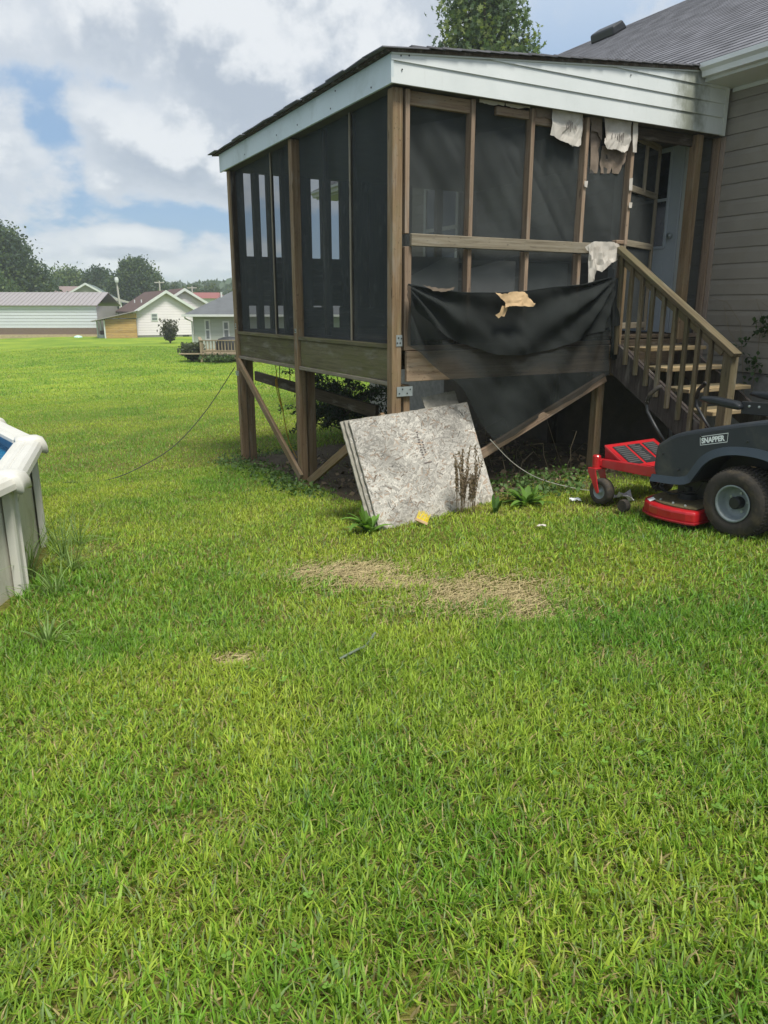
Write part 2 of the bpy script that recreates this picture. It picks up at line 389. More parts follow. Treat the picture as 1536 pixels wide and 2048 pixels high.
def fbm(x, y, k=0, oct=4):
    s = 0; w = .5
    for i in range(oct): s = s+w*vnoise(x*2**i+17.3*i, y*2**i+9.1*i, k+i); w *= .5
    return s/(1-.5**oct)

# ------------------------------------------------------------------ the porch's own frame and the lie of the land
CX, CY, PA = 0.067, 6.2337, 0.4997                   # porch corner and the heading of its front wall
UX, UY = math.cos(PA), math.sin(PA)
def W(u, v, z=0): return (CX+u*UX-v*UY, CY+u*UY+v*UX, z)
def ground(x, y):
    x = np.asarray(x, float); y = np.asarray(y, float)
    u = (x-CX)*UX+(y-CY)*UY; v = -(x-CX)*UY+(y-CY)*UX
    z = -1.72+np.where(u > 0, .0652*2.5*np.tanh(u/2.5), .035*1.6*np.tanh(u/1.6))
    z = z-np.where(v > 0, .73*(1-np.exp(-.09*np.maximum(v, 0)/.73)), .05*v)
    return z+.03*(fbm(x*.5+40, y*.5+40, 1, 3)-.5)
gz = lambda x, y: float(ground(x, y))
def gp(u, v): x, y, _ = W(u, v); return gz(x, y)

def build_ground():
    ys = np.concatenate([np.linspace(-8, 12, 110), 12+np.geomspace(.2, 500, 80)])
    sx = np.sinh(np.linspace(-5.4, 5.4, 171)); xs = sx/np.abs(sx).max()*330
    X, Y = np.meshgrid(xs, ys); Z = ground(X, Y)
    V = np.stack([X, Y, Z], -1).reshape(-1, 3); nx = len(xs); i = np.arange(len(ys)-1)[:, None]*nx+np.arange(nx-1)[None]
    Q = np.stack([i, i+1, i+nx+1, i+nx], -1).reshape(-1, 4)
    m, t, p, o = new_mat('lawn ground')
    c = t.add('ShaderNodeNewGeometry').outputs['Position']
    xyz = t.add('ShaderNodeSeparateXYZ', {0: c})
    near = t.smooth(xyz.outputs[1], 9, 26)
    a = t.noise(c, 14, 6, .7); b = t.noise(c, .35, 4, .6); f = t.noise(t.vmath('MULTIPLY', c, (.6, 2.2, 1)), 1.0, 5, .65)
    thatch = t.ramp(a, [(.35, lin(80, 82, 36)), (.6, lin(112, 110, 54)), (.75, lin(150, 132, 84))])
    far = t.mix(t.smooth(t.math('ADD', t.math('MULTIPLY', b, .5), t.math('MULTIPLY', f, .5)), .38, .66), lin(104, 132, 46), lin(150, 164, 56))
    far = t.mix(t.smooth(t.noise(c, 22, 4, .7), .35, .7, 0, .4), far, lin(84, 120, 44))
    t.put(p.inputs['Base Color'], t.mix(near, thatch, far)); p.inputs['Roughness'].default_value = .95; p.inputs['Specular IOR Level'].default_value = .1
    bp = t.add('ShaderNodeBump', {'Height': t.noise(c, 30, 5, .7), 'Strength': .8, 'Distance': .03}); t.l.new(bp.outputs[0], p.inputs['Normal'])
    tag(arrays('ground', V, Q, mat=m, smooth=True), kind='structure')
    # bare soil under the porch, cut to an uneven outline
    us = np.linspace(-.9, 3.9, 60); vs = np.linspace(-1.0, 5.2, 76); Uu, Vv = np.meshgrid(us, vs)
    X = CX+Uu*UX-Vv*UY; Y = CY+Uu*UY+Vv*UX; Z = ground(X, Y)+.006
    nz = fbm(X*1.7, Y*1.7, 2)-.5
    inside = np.minimum.reduce([Uu+.12, 4.1-Uu, Vv+.25+np.clip((Uu-1.2)*.5, 0, .45), 4.4-Vv])+nz*.7 > 0
    nx = len(us); i = np.arange(len(vs)-1)[:, None]*nx+np.arange(nx-1)[None]
    k = inside[:-1, :-1] & inside[1:, 1:] & inside[:-1, 1:] & inside[1:, :-1]
    Q = np.stack([i, i+1, i+nx+1, i+nx], -1)[k]
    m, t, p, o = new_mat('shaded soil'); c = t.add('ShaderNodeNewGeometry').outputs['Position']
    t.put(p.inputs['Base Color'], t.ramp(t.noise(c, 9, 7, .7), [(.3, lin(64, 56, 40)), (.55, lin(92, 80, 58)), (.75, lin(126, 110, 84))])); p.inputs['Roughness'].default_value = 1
    bp = t.add('ShaderNodeBump', {'Height': t.noise(c, 40, 6, .7), 'Strength': .9, 'Distance': .03}); t.l.new(bp.outputs[0], p.inputs['Normal'])
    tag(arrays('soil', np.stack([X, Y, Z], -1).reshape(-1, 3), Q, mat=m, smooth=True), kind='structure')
build_ground()

def board(name, p0, p1, w, h, mat, parent, up=(0, 0, 1), bevel=.004, sub=None):
    """a timber from p0 to p1 (parent's frame) whose length is its local Z; w lies across 'up', h along it"""
    p0 = Vector(p0); p1 = Vector(p1); z = (p1-p0); L = z.length; z.normalize()
    y = Vector(up)-z*Vector(up).dot(z)
    if y.length < 1e-4: y = Vector((0, 1, 0))-z*z.y
    y.normalize(); x = y.cross(z)
    o = MB().box((-w/2, -h/2, 0), (w/2, h/2, L)).build(name, mat, parent, bevel=bevel, seg=1)
    o.matrix_local = Matrix(((x.x, y.x, z.x, p0.x), (x.y, y.y, z.y, p0.y), (x.z, y.z, z.z, p0.z), (0, 0, 0, 1)))
    return o
def slab(name, a, b, mat, parent, bevel=.004, **k):
    c = [(a[i]+b[i])/2 for i in range(3)]
    return MB().box([a[i]-c[i] for i in range(3)], [b[i]-c[i] for i in range(3)]).build(name, mat, parent, bevel=bevel, seg=1, loc=c)

# ------------------------------------------------------------------ screened porch
Z0 = -1.72
def P(u, v, z): return (u, v, z-Z0)
porch = thing('screened_porch', 'raised wooden screened porch with torn black mesh, standing on posts beside the taupe house', 'porch', W(0, 0, Z0), PA)
PW, PL = 3.70, 4.17
def vpost(name, u0, u1, v0, v1, z0, z1, mat, bevel=.005):
    return board(name, P((u0+u1)/2, (v0+v1)/2, z0), P((u0+u1)/2, (v0+v1)/2, z1), u1-u0, v1-v0, mat, porch, bevel=bevel)
def hu(name, u0, u1, v0, v1, z0, z1, mat, par=None):     # timber running along the front
    return board(name, P(u0, (v0+v1)/2, (z0+z1)/2), P(u1, (v0+v1)/2, (z0+z1)/2), v1-v0, z1-z0, mat, par or porch)
def hv(name, u0, u1, v0, v1, z0, z1, mat, par=None):     # timber running along the side
    return board(name, P((u0+u1)/2, v0, (z0+z1)/2), P((u0+u1)/2, v1, (z0+z1)/2), u1-u0, z1-z0, mat, par or porch)
ZT = 1.60
# posts: corner, middle and far on the left side, door post; the doubled legs below the floor
for v0 in (0, 2.05, 4.08):
    vpost('post', 0, .089, v0, v0+.089, gp(0, v0)-.15, ZT, W_POST)
    vpost('leg', .115 if v0 else .125, .205 if v0 else .185, v0+.02, v0+.109, gp(0, v0)-.15, -.63, W_POST)
dp = vpost('door_post', 3.352, 3.441, 0, .089, -.36, ZT, W_POST)
vpost('post', 2.335, 2.425, .03, .119, gp(2.35, 0)-.15, -.64, W_POST)
vpost('post', 3.56, 3.65, .03, .119, gp(3.6, 0)-.15, -.61, W_DARK)
vpost('post', 3.56, 3.65, 2.05, 2.139, gp(3.6, 2)-.15, -.61, W_DARK)
# studs of the front wall
S0 = .115
for i in range(5):
    u = S0+i*.61
    if i == 4: u = 2.505
    top = ZT
    vpost('stud', u, u+.038, .002, .091, .566 if i else .566, top, W_STUD, .003)
    lo = -.345 if i else -.345
    vpost('stud', u, u+(.038 if i else .062), .002, .091, lo, .469, W_STUD, .003)
# rails, headers and rims on the front
hu('rail', .155, 2.43, -.036, 0, .472, .566, W_RAIL)
hu('rail_block', 2.34, 2.44, -.06, .0, .567, .60, W_STUD)
hu('header', .158, .745, .03, .068, 1.50, 1.60, W_BEAM)
hu('header', .99, 1.33, .03, .068, 1.52, 1.585, W_STUD)
hu('header', 1.375, 1.94, .035, .07, 1.49, 1.60, W_STUD)
hu('header', 2.56, 3.35, .05, .088, 1.50, 1.60, W_DARK)
hu('rim_beam', .128, 2.42, -.022, .018, -.60, -.352, W_BEAM)
hu('sill', .128, 2.44, .0, .09, -.348, -.31, W_STUD)
hu('rim_beam', 2.42, 3.66, .0, .04, -.60, -.31, W_DARK)
hu('cross_beam', 2.30, 2.62, .125, .165, -.66, -.56, W_POST)
hu('sill', 3.46, 3.66, .0, .09, -.30, -.262, W_STUD)
vpost('stud', 3.662, 3.70, .0, .089, -.30, 1.60, W_STUD, .003)
# left wall: rim boards between the posts, sill, ledge, battens, kick rail
for a, b in ((.092, 2.047), (2.142, 4.077)):
    hv('rim_board', .036, .074, a, b, -.60, -.335, W_RIM)
    hv('sill', .012, .125, a, b, -.333, -.298, W_RIM)
    hv('ledge', .012, .06, a, b, -.64, -.604, W_RAIL)
for v in (.92, 2.86):
    vpost('batten', .058, .070, v-.055, v-.031, -.296, ZT, W_RAIL, .002)
for v in (.90, 1.50, 2.60):
    vpost('stud', .10, .138, v, v+.06, -.296, ZT, W_DARK, .003)
# far end wall: studs and boards with sky showing between them
for a, b in ((.02, .18), (.297, .381), (.482, .572), (.673, .79), (.88, 1.075), (1.223, 1.358), (1.5, 1.9), (1.915, 2.32), (2.5, 2.59), (3.0, 3.09), (3.55, 3.68)):
    vpost('stud', a, b, PL-.10, PL-.02, -.30, ZT, W_DARK, .003)
hu('rail', .1, 3.66, PL-.09, PL-.05, .02, .62, W_DARK)
hu('rail', .1, 3.66, PL-.09, PL-.05, -.30, -.27, W_DARK)
hu('rim_beam', .05, 3.66, PL-.05, PL-.01, -.60, -.31, W_DARK)
for a in (.66, 1.45):
    hu('kick_board', a, a+.7, PL-.11, PL-.10, -.27, .0, W_DARK)
# floor, joists, ceiling
for k in range(26):
    a = .1+k*.138
    board('floor_board', P(a+.066, .05, -.283), P(a+.066, 4.12, -.283), .132, .032, W_DARK, porch, bevel=.003)
for k in range(9):
    v = .35+k*.45
    hu('joist', .06, 3.66, v, v+.038, -.53, -.302, W_DARK)
slab('ceiling', P(-.03, -.02, 1.612), P(3.68, 4.25, 1.624), M_INT, porch, 0)
# braces under the floor
def brace(p0, p1, w=.089, h=.038, mat=W_STUD, up=(0, 0, 1)): board('brace', p0, p1, h, w, mat, porch, up=up)
brace(P(2.34, -.045, -.655), P(.28, -.045, -1.55), .085)
brace(P(-.025, 3.99, -.66), P(-.025, 1.98, -1.80), .085, mat=W_POST)
brace(P(-.025, 2.0, -1.935), P(-.025, .10, -.90), .085, mat=W_POST)
board('brace', P(.5, 4.87, -.94), P(.5, 1.2, -1.02), .04, .13, W_DARK, porch)
# metal tie plates with their nails
def plate(u0, u1, z0, z1, v=-.004, left=False):
    if left: o = slab('tie_plate', P(-.004, u0, z0), P(-.001, u1, z1), M_GALV, porch, 0)
    else: o = slab('tie_plate', P(u0, v, z0), P(u1, v+.003, z1), M_GALV, porch, 0)
    for fu, fz in ((.15, .3), (.35, .75), (.65, .3), (.85, .7)):
        h = MB().lathe([(.006, 0), (.006, -.004), (0, -.004)], 'x' if left else 'y', 8).build('nail', M_BLACK, o)
        du = (fu-.5)*(u1-u0); dz = (fz-.5)*(z1-z0)
        h.location = (-.0016, du, dz) if left else (du, -.0016, dz)
plate(.036, .092, -.31, -.22, -.005); plate(.042, .192, -.72, -.64, -.009)
plate(4.08, 4.20, -.86, -.80, left=True); plate(4.085, 4.115, -.27, -.20, left=True); plate(2.06, 2.10, -.26, -.22, left=True)

# roof: white gable siding in front, fascia on the left, shingled slab on top
RS = .094                                               # roof slope of the porch
ztop = lambda u: 1.832+RS*(u+.1)
def lap_board(name, z0, z1, u0, u1, mat, parent, lip=.014):
    # weatherboard along the front: its lower edge stands proud; the top follows the roof where that is lower
    n = 24; m = MB()
    for k in range(n):
        a = u0+(u1-u0)*k/n; b = u0+(u1-u0)*(k+1)/n
        ta = min(z1, ztop(a)-.045); tb = min(z1, ztop(b)-.045)
        if tb <= z0+.006: continue
        ta = max(ta, z0+.002); f = lambda t: lip-(lip-.002)*(t-z0)/(z1-z0)
        m.add([P(a, -.055-lip, z0), P(b, -.055-lip, z0), P(b, -.055-f(tb), tb), P(a, -.055-f(ta), ta), P(a, -.05, z0), P(b, -.05, z0), P(b, -.05, tb), P(a, -.05, ta)],
              [(0, 1, 2, 3), (0, 4, 5, 1), (3, 2, 6, 7), (4, 7, 6, 5)])
    return m.build(name, mat, parent)
for z0, z1 in ((1.604, 1.754), (1.754, 1.874), (1.874, 1.998), (1.998, 2.13)):
    lap_board('gable_siding_board', z0, z1, -.052, 3.60, M_GABLE, porch)
slab('corner_trim', P(3.602, -.066, 1.60), P(3.655, -.04, 2.02), M_WHITE, porch, .002)
m = MB().prism([(-.052, ztop(-.05)-.045-Z0), (3.36, ztop(3.36)-.045-Z0), (3.36, ztop(3.36)-.012-Z0), (-.052, ztop(-.05)-.012-Z0)], 'y', -.074, -.045)
m.build('rake_trim', M_WHITE, porch)
MB().prism([(-.052, 1.60-Z0), (-.03, 1.60-Z0), (-.03, 1.80-Z0), (-.052, 1.80-Z0)], 'y', -.066, 4.27).build('fascia_board', M_FASCIA, porch, bevel=.002)
for v, z in ((.25, 1.64), (.9, 1.76), (1.0, 1.645), (1.75, 1.66), (2.3, 1.67), (3.3, 1.65)):
    MB().lathe([(.007, 0), (.007, -.004), (0, -.005)], 'x', 8).build('nail', M_BLACK, porch, loc=P(-.052, v, z))
for u, z in ((.04, 1.70), (.03, 1.79), (.10, 1.80), (1.6, 1.95), (2.35, 1.96)):
    MB().lathe([(.006, 0), (.006, -.004), (0, -.005)], 'y', 8).build('nail', M_BLACK, porch, loc=P(u, -.066, z))
MB().prism([(-.10, ztop(-.1)-.034-Z0), (3.52, ztop(3.52)-.034-Z0), (3.52, ztop(3.52)-.012-Z0), (-.10, ztop(-.1)-.012-Z0)], 'y', -.085, 4.40).build('roof_deck', W_DARK, porch)
r2 = random.Random(5)
for k in range(14):                                     # starter shingles along the low edge, ends uneven
    v0 = -.11+k*.3233; o_ = -.125-r2.uniform(0, .035)
    MB().add([P(o_, v0+.003, ztop(o_)-.012+r2.uniform(-.008, .004)), P(.25, v0+.003, ztop(.25)-.008), P(.25, v0+.320, ztop(.25)-.008), P(o_-r2.uniform(-.01, .01), v0+.320, ztop(o_)-.012+r2.uniform(-.008, .004))], [(0, 1, 2, 3)]).build('shingle', M_SHING, porch, solid=.008)
for c in range(26):                                     # shingle courses seen edge-on along the rake
    u0 = .10+c*.135
    MB().add([P(u0, -.10-r2.uniform(0, .008), ztop(u0)+.004), P(u0+.17, -.10-r2.uniform(0, .008), ztop(u0+.17)-.004), P(u0+.17, 4.42, ztop(u0+.17)-.004), P(u0, 4.42, ztop(u0)+.004)], [(0, 1, 2, 3)]).build('shingle_course', M_SHING, porch, solid=.011)

# insect screen: left wall, front bays, panel beside the house, far wall
def screen(name, p00, p10, p11, p01, mat, nu=24, nv=24, wave=.012, seed=0, nrm=(0, -1, 0), parent=None):
    vs = []; a, b, c, d = (Vector(p) for p in (p00, p10, p11, p01)); N = Vector(nrm)
    for j in range(nv+1):
        for i in range(nu+1):
            s, t = i/nu, j/nv
            q = (a*(1-s)+b*s)*(1-t)+(d*(1-s)+c*s)*t
            e = min(1, 5*min(s, 1-s))*min(1, 5*min(t, 1-t))
            q += N*wave*e*(mnoise.noise(Vector((q.x*2.2+q.z*1.5+seed, q.y*1.2, q.z*.5+seed)))*1.4+mnoise.noise(Vector((q.x*7+q.z*5, seed, q.z*1.4)))*.5)
            vs.append(q)
    f = [(j*(nu+1)+i, j*(nu+1)+i+1, (j+1)*(nu+1)+i+1, (j+1)*(nu+1)+i) for j in range(nv) for i in range(nu)]
    return MB().add(vs, f).build(name, mat, parent or porch, smooth=True)
for a, b in ((.092, .857), (.877, 2.047), (2.142, 2.797), (2.817, 4.077)):
    screen('screen_panel', P(.080, a, -.297), P(.080, b, -.297), P(.080, b, ZT), P(.080, a, ZT), M_SCREEN, wave=.006, seed=a, nrm=(-1, 0, 0))
for i in range(4):
    a = S0+i*.61+.04; b = S0+(i+1)*.61-.002
    if i == 3: b = 2.50
    screen('screen_panel', P(a-.04, .075, .50), P(b+.04, .075, .50), P(b+.04, .075, ZT), P(a-.04, .075, ZT), M_SCREEN, 30, 40, .04, i*3.1)
    screen('screen_panel', P(a-.04, .07, -.31), P(b+.04, .07, -.31), P(b+.04, .07, .50), P(a-.04, .07, .50), M_SCREEN, 20, 20, .02, i*5.7)
    screen('second_screen', P(a-.04, .095, .20+.1*i), P(b+.04, .095, .50-.05*i), P(b+.04, .095, ZT-.1), P(a-.04, .095, ZT-.25), M_SCREEN, 30, 40, .05, 9+i*2.3)
screen('screen_panel', P(3.44, .07, -.26), P(3.665, .07, -.26), P(3.665, .07, ZT), P(3.44, .07, ZT), M_SCREEN, 8, 20, .01, 3)
# low panel boards inside the front bays; the middle one is coloured paler to imitate a brighter view through torn mesh
for i, mt in ((0, 'dull grey panel'), (1, 'pale grey panel'), (2, 'dull grey panel')):
    mm = MATS.get(mt) or plain(mt, lin(150, 152, 150) if 'pale' in mt else lin(104, 110, 108), .8, var=.1)
    slab('knee_panel', P(.16+i*.61, .115, -.29), P(.16+i*.61+.55, .125, .405-.012*i), mm, porch, 0)
# the old screen door standing half open inside the doorway
dl = thing('screen_door', 'old grey wooden screen door leaf standing half open inside the porch doorway', 'screen door', W(2.62, .12, -.26), 0)
hd = Vector((.616, .788, 0)); dl.rotation_euler = (0, 0, math.atan2(hd.y, hd.x))
for x in (.0, .40, .76): board('stile', (x, 0, .02 if x != .40 else 1.35), (x, 0, 1.82), .05, .03, W_RAIL, dl)
for z in (.08, .86, 1.35, 1.80): board('cross_rail', (.02, 0, z), (.74, 0, z), .026, .06, W_RAIL, dl)
MB().box((.03, .004, .1), (.74, .006, 1.78)).build('mesh_infill', M_SCREEN, dl)

# ------------------------------------------------------------------ main house on the right
house = thing('taupe_house', 'house with taupe lap siding and grey shingled roof, the porch built against it', 'house', W(3.7, 0, Z0), PA)
H = lambda u, v, z: (u-3.7, v, z-Z0)
HV0, HV1 = -6.5, 7.55
for k in range(18):                                     # dutch lap boards
    z = -.622+k*.149; z1 = min(z+.149, 2.02)
    for a, b in ((HV0, .0), (.0, HV1)):
        MB().prism([(.018, z-Z0), (0, z-Z0), (.0, z+.098-Z0), (.011, z1-.002-Z0), (.018, z1-.002-Z0)], 'y', a+(.003 if a == 0 else 0), b-.003).build('siding_board', M_TAUPE, house)
slab('wall_core', H(3.72, HV0, -.62), H(15.0, HV1, 2.0), M_TAUPE, house, 0)
slab('foundation', H(3.725, HV0, -2.3), H(15.0, HV1, -.63), M_BLOCK, house, 0)
slab('foundation', H(3.715, .3, -2.3), H(3.724, 4.9, -.63), plain('shade darkened block', lin(74, 68, 58), .95, var=.3, scale=5, bump=.4), house, 0)  # thin added sheet, its dark colour stands in for under-porch shade
slab('corner_trim', H(3.682, -.05, -.60), H(3.70, -.004, 1.6), M_TRIM, house, .002)
slab('soffit', H(3.30, HV0, 2.022), H(3.72, -.02, 2.034), M_WHITE, house, 0)
slab('soffit', H(3.30, 4.45, 2.022), H(3.72, 8.9, 2.034), M_WHITE, house, 0)
slab('soffit_trim', H(3.684, HV0, 1.985), H(3.70, -.072, 2.02), M_WHITE, house, 0)
slab('fascia', H(3.285, HV0, 2.02), H(3.30, -.075, 2.16), M_WHITE, house, 0)
slab('fascia', H(3.285, 4.45, 2.02), H(3.30, 8.9, 2.16), M_WHITE, house, 0)
for a, b in ((HV0, -.10), (4.46, 8.92)):
    g = MB().prism([(-.415, .005), (-.49, .005), (-.50, .05), (-.535, .075), (-.535, .115), (-.52, .115), (-.52, .085), (-.485, .06), (-.475, .02), (-.425, .02), (-.425, .115), (-.415, .115)], 'y', a, b)
    g.build('gutter', M_WHITE, house, loc=(0, 0, 2.04-Z0))
    for e in (a, b):
        MB().prism([(-.417, .007), (-.489, .007), (-.499, .05), (-.534, .076), (-.534, .113), (-.417, .113)], 'y', e-.002, e+.002).build('gutter_end', M_WHITE, house, loc=(0, 0, 2.04-Z0))
SL = .54; RU, RZ = 9.0, 2.165+.54*(9.0-3.24)
ang = math.atan(SL); RV0, RV1 = -6.9, 8.9
roof = MB().prism([(3.24-3.7, 2.13-Z0), (RU-3.7, RZ-.035-Z0), (RU+5.8-3.7, RZ-.035-.54*5.8-Z0), (RU+5.8-3.7, RZ-.54*5.8-Z0), (RU-3.7, RZ-Z0), (3.24-3.7, 2.165-Z0)], 'y', RV0, RV1).build('roof', M_GREYROOF, house)
MB().prism([(3.72-3.7, 2.02-Z0), (RU-3.7, RZ-.06-Z0), (RU+5.4-3.7, 2.02-Z0)], 'y', HV1-.02, HV1).build('gable_wall', M_TAUPE, house)
slen = math.hypot(RU-3.24, RZ-2.165); ncr = int(slen/.142)
me0 = None
for k in range(ncr):
    s0 = k*.142; u = 3.225+s0*math.cos(ang); z = 2.172+s0*math.sin(ang)
    if me0 is None:
        o = MB().box((0, RV0-.02, 0), (.165, RV1+.02, .009)).build('shingle_course', M_SHING, roof); me0 = o.data
    else:
        o = bpy.data.objects.new('shingle_course', me0); COL.objects.link(o); o.parent = roof
    o.location = (u-3.7, r2.uniform(-.008, .008), z-Z0); o.rotation_euler = (0, -ang+.045, 0)
rc = MB().prism([(-.16, -.086), (0, .006), (.16, -.086), (.16, -.098), (0, -.006), (-.16, -.098)], 'y', RV0, RV1).build('ridge_cap', M_SHING, roof, loc=(RU-3.7, 0, RZ+.012-Z0))
rv = MB().prism([(-.19, 0), (-.15, .15), (.12, .17), (.2, 0)], 'y', -.3, .3).build('roof_vent', M_BLACK, house, bevel=.03, loc=(8.35-3.7, 6.55, 2.165+.54*(8.35-3.24)-Z0+.02)); rv.rotation_euler = (0, -ang, 0)
# back door seen through the doorway
dr = slab('door', H(3.655, .40, -.30), H(3.695, 1.26, 1.66), M_DOOR, house, .006)
slab('door_frame', H(3.66, .30, -.32), H(3.698, .395, 1.74), M_WHITE, house, .004)
slab('door_frame', H(3.66, 1.265, -.32), H(3.698, 1.36, 1.74), M_WHITE, house, .004)
slab('door_frame', H(3.66, .396, 1.665), H(3.697, 1.264, 1.75), M_WHITE, house, .004)
def kid(name, a, b, mat, parent, bevel=.003):            # box in the parent's own frame
    return slab(name, a, b, mat, parent, bevel)
kid('glass', (-.026, -.26, -.05), (-.022, .26, .90), M_GLASSD, dr)
for z in (-.06, .42, .90): kid('glazing_bar', (-.034, -.28, z-.015), (-.02, .28, z+.015), M_DOOR, dr)
for y in (-.275, .275): kid('glazing_bar', (-.034, y-.015, -.06), (-.02, y+.015, .90), M_DOOR, dr)
kid('kick_panel', (-.026, -.28, -.78), (-.021, .28, -.20), M_DOOR, dr, .01)
MB().lathe([(0, 0), (.028, -.005), (.03, -.03), (.012, -.04), (.012, -.05)], 'x', 14).build('handle', M_GALV, dr, loc=(-.035, -.36, .05))
kid('sweep', (-.03, -.42, -.97), (-.021, .42, -.94), M_BLACK, dr)
# window further along the wall, seen through two layers of mesh
wn = slab('window', H(3.66, 4.55, .55), H(3.70, 5.45, 1.80), M_GLASSD, house, .0)
for y in (-.46, 0, .46): kid('window_frame', (-.035, y-.035, -.65), (.0, y+.035, .65), M_WHITE, wn)
for z in (-.64, .0, .64): kid('window_frame', (-.03, -.46, z-.03), (.0, .46, z+.03), M_WHITE, wn)

# ------------------------------------------------------------------ porch steps
steps = thing('wooden_steps', 'weathered wooden steps with sloped handrail and square balusters leading to the porch door', 'steps', W(2.4, -.9, gp(2.4, -.9)), PA)
sz = gp(2.4, -.9)
T_ = lambda u, v, z: (u-2.4, v+.9, z-sz)
def stringer(u):
    g = gp(u, -1.75)-.03; v1 = -.15-(-.36-g)/.652
    MB().prism([(v_+.9, z_-sz) for v_, z_ in ((-.12, -.345), (-1.72, -1.345), (-1.72, g), (-1.66, g), (-.05, -.61), (-.05, -.345))], 'x', u-2.4-.019, u-2.4+.019).build('stringer', W_STR, steps, bevel=.003)
stringer(2.42); stringer(2.47); stringer(3.34)
for k in range(7):
    v = -.385-.268*k; z = -.362-.168*k
    if z < gp(2.9, v)+.03: break
    for d in (0, .145):
        board('tread', T_(2.49 if k < 5 else 2.43, v+.07+d, z-.02), T_(3.33 if k < 5 else 3.75, v+.07+d, z-.02), .138, .036, W_TREAD if d == 0 else W_STAIR, steps)
hr0, hr1 = (2.385, -.03, .545), (2.385, -1.43, -.375)
board('handrail', T_(*hr0), T_(*hr1), .10, .04, W_STAIR, steps)
board('lower_rail', T_(2.40, -.05, .47), T_(2.40, -1.30, -.35), .036, .085, W_STAIR, steps)
vb = lambda v: .545+(v+.03)*(.92/1.40)
for k in range(9):
    v = -.125-.133*k
    board('baluster', T_(2.37, v, vb(v)-.69-.23 if k < 8 else -1.3), T_(2.37, v, vb(v)-.035), .036, .036, W_STAIR, steps)
board('newel_post', T_(2.425, -1.345, gp(2.42, -1.34)-.1), T_(2.425, -1.345, vb(-1.345)-.03), .089, .089, W_STAIR, steps)
board('top_post', T_(2.45, -.05, -.64), T_(2.45, -.05, .49), .06, .07, W_POST, steps)

# ------------------------------------------------------------------ torn fabric and papers hanging from the porch
PL_ = lambda u, v, z, o: (u-o[0], v-o[1], z-o[2])
def porch_thing(name, label, cat, u, v, z, group=None):
    o = bpy.data.objects.new(name, None); bpy.data.objects.remove(o)
    return thing(name, label, cat, W(u, v, z), PA, group)
def fabric():
    # a big piece of torn mesh, hooked at its two upper corners, sagging between them
    t = thing('torn_mesh', 'large torn piece of black screen fabric sagging across the porch front below the rail', 'torn screen', W(.1, -.06, -1.2), PA)
    top = [(.096, .172), (.318, .136), (.664, .111), (.974, .112), (1.244, .124), (1.579, .166), (1.93, .192), (2.281, .263)]
    rim = [(.10, -.30), (.34, -.46), (.60, -.66), (.84, -.97), (1.02, -1.20), (1.38, -1.045), (1.80, -.875), (2.34, -.62)]
    def surf(name, lo, mat, v0, amp, nt, par, fold):
        nu = 120; vs = []
        cr = lambda L, s: (lambda i, f: (L[i][0]*(1-f)+L[i+1][0]*f, L[i][1]*(1-f)+L[i+1][1]*f))(min(int(s*(len(L)-1)), len(L)-2), s*(len(L)-1)-min(int(s*(len(L)-1)), len(L)-2))
        for j in range(nt+1):
            tt = j/nt
            for i in range(nu+1):
                s = i/nu; a = cr(top, s); b = cr(lo, s)
                u = a[0]*(1-tt)+b[0]*tt; z = a[1]*(1-tt)+b[1]*tt
                # folds fan out from the two hooked corners
                a1 = math.atan2(.17-z, u-.06+1e-6); a2 = math.atan2(.27-z, 2.36-u+1e-6)
                r1 = math.hypot(u-.09, z-.17); r2_ = math.hypot(u-2.3, z-.27)
                d = amp*(math.exp(-r1*.9)*math.sin(a1*15+.5)*min(1, r1*3)+math.exp(-r2_*.8)*math.sin(a2*17)*min(1, r2_*3))
                d += amp*.8*mnoise.noise(Vector((u*2.3, z*2.6, fold)))+amp*.35*mnoise.noise(Vector(((u+z)*7, (u-z)*3, fold)))+amp*.9*math.sin(math.pi*s)*tt*(1-tt)*2
                dz = -.012*math.sin(math.pi*s)*math.sin(s*23+tt*4)*(tt if tt < .9 else .9)
                vs.append(PL_(u, v0-.02-d-.03*tt, z+dz, (.1, -.06, -1.2)))
        f = [(j*(nu+1)+i, j*(nu+1)+i+1, (j+1)*(nu+1)+i+1, (j+1)*(nu+1)+i) for j in range(nt) for i in range(nu)]
        return MB().add(vs, f).build(name, mat, par, smooth=True)
    surf('hanging_layer', rim, M_SCREEN2, -.055, .042, 46, t, 1.0)
    fold = [(.105, .02), (.30, -.16), (.60, -.30), (.92, -.38), (1.25, -.42), (1.62, -.36), (2.0, -.26), (2.38, -.16)]
    surf('folded_layer', fold, M_SCREEN3, -.085, .055, 34, t, 5.0)
    m = MB()
    ed = [(u, v, z) for (u, z), v in zip(top, [-.09]*8)]
    m.tube([PL_(u, v, z+.003, (.1, -.06, -1.2)) for u, v, z in ed], .007, 6).build('rolled_edge', M_SCREEN3, t)
    # bunch gathered at the right hook, falling along the post
    m = MB()
    for k in range(7):
        pts = []
        for q in range(8):
            s = q/7; pts.append(PL_(2.30+.012*k+.05*math.sin(k)*s+.05*s, -.085-.012*math.sin(k*2.1+s*3)-.02*s, .26-s*(.72+.04*math.sin(k*3)), (.1, -.06, -1.2)))
        m.tube(pts, .012, 6, .020)
    m.build('gathered_folds', M_SCREEN3, t, smooth=True)
fabric()
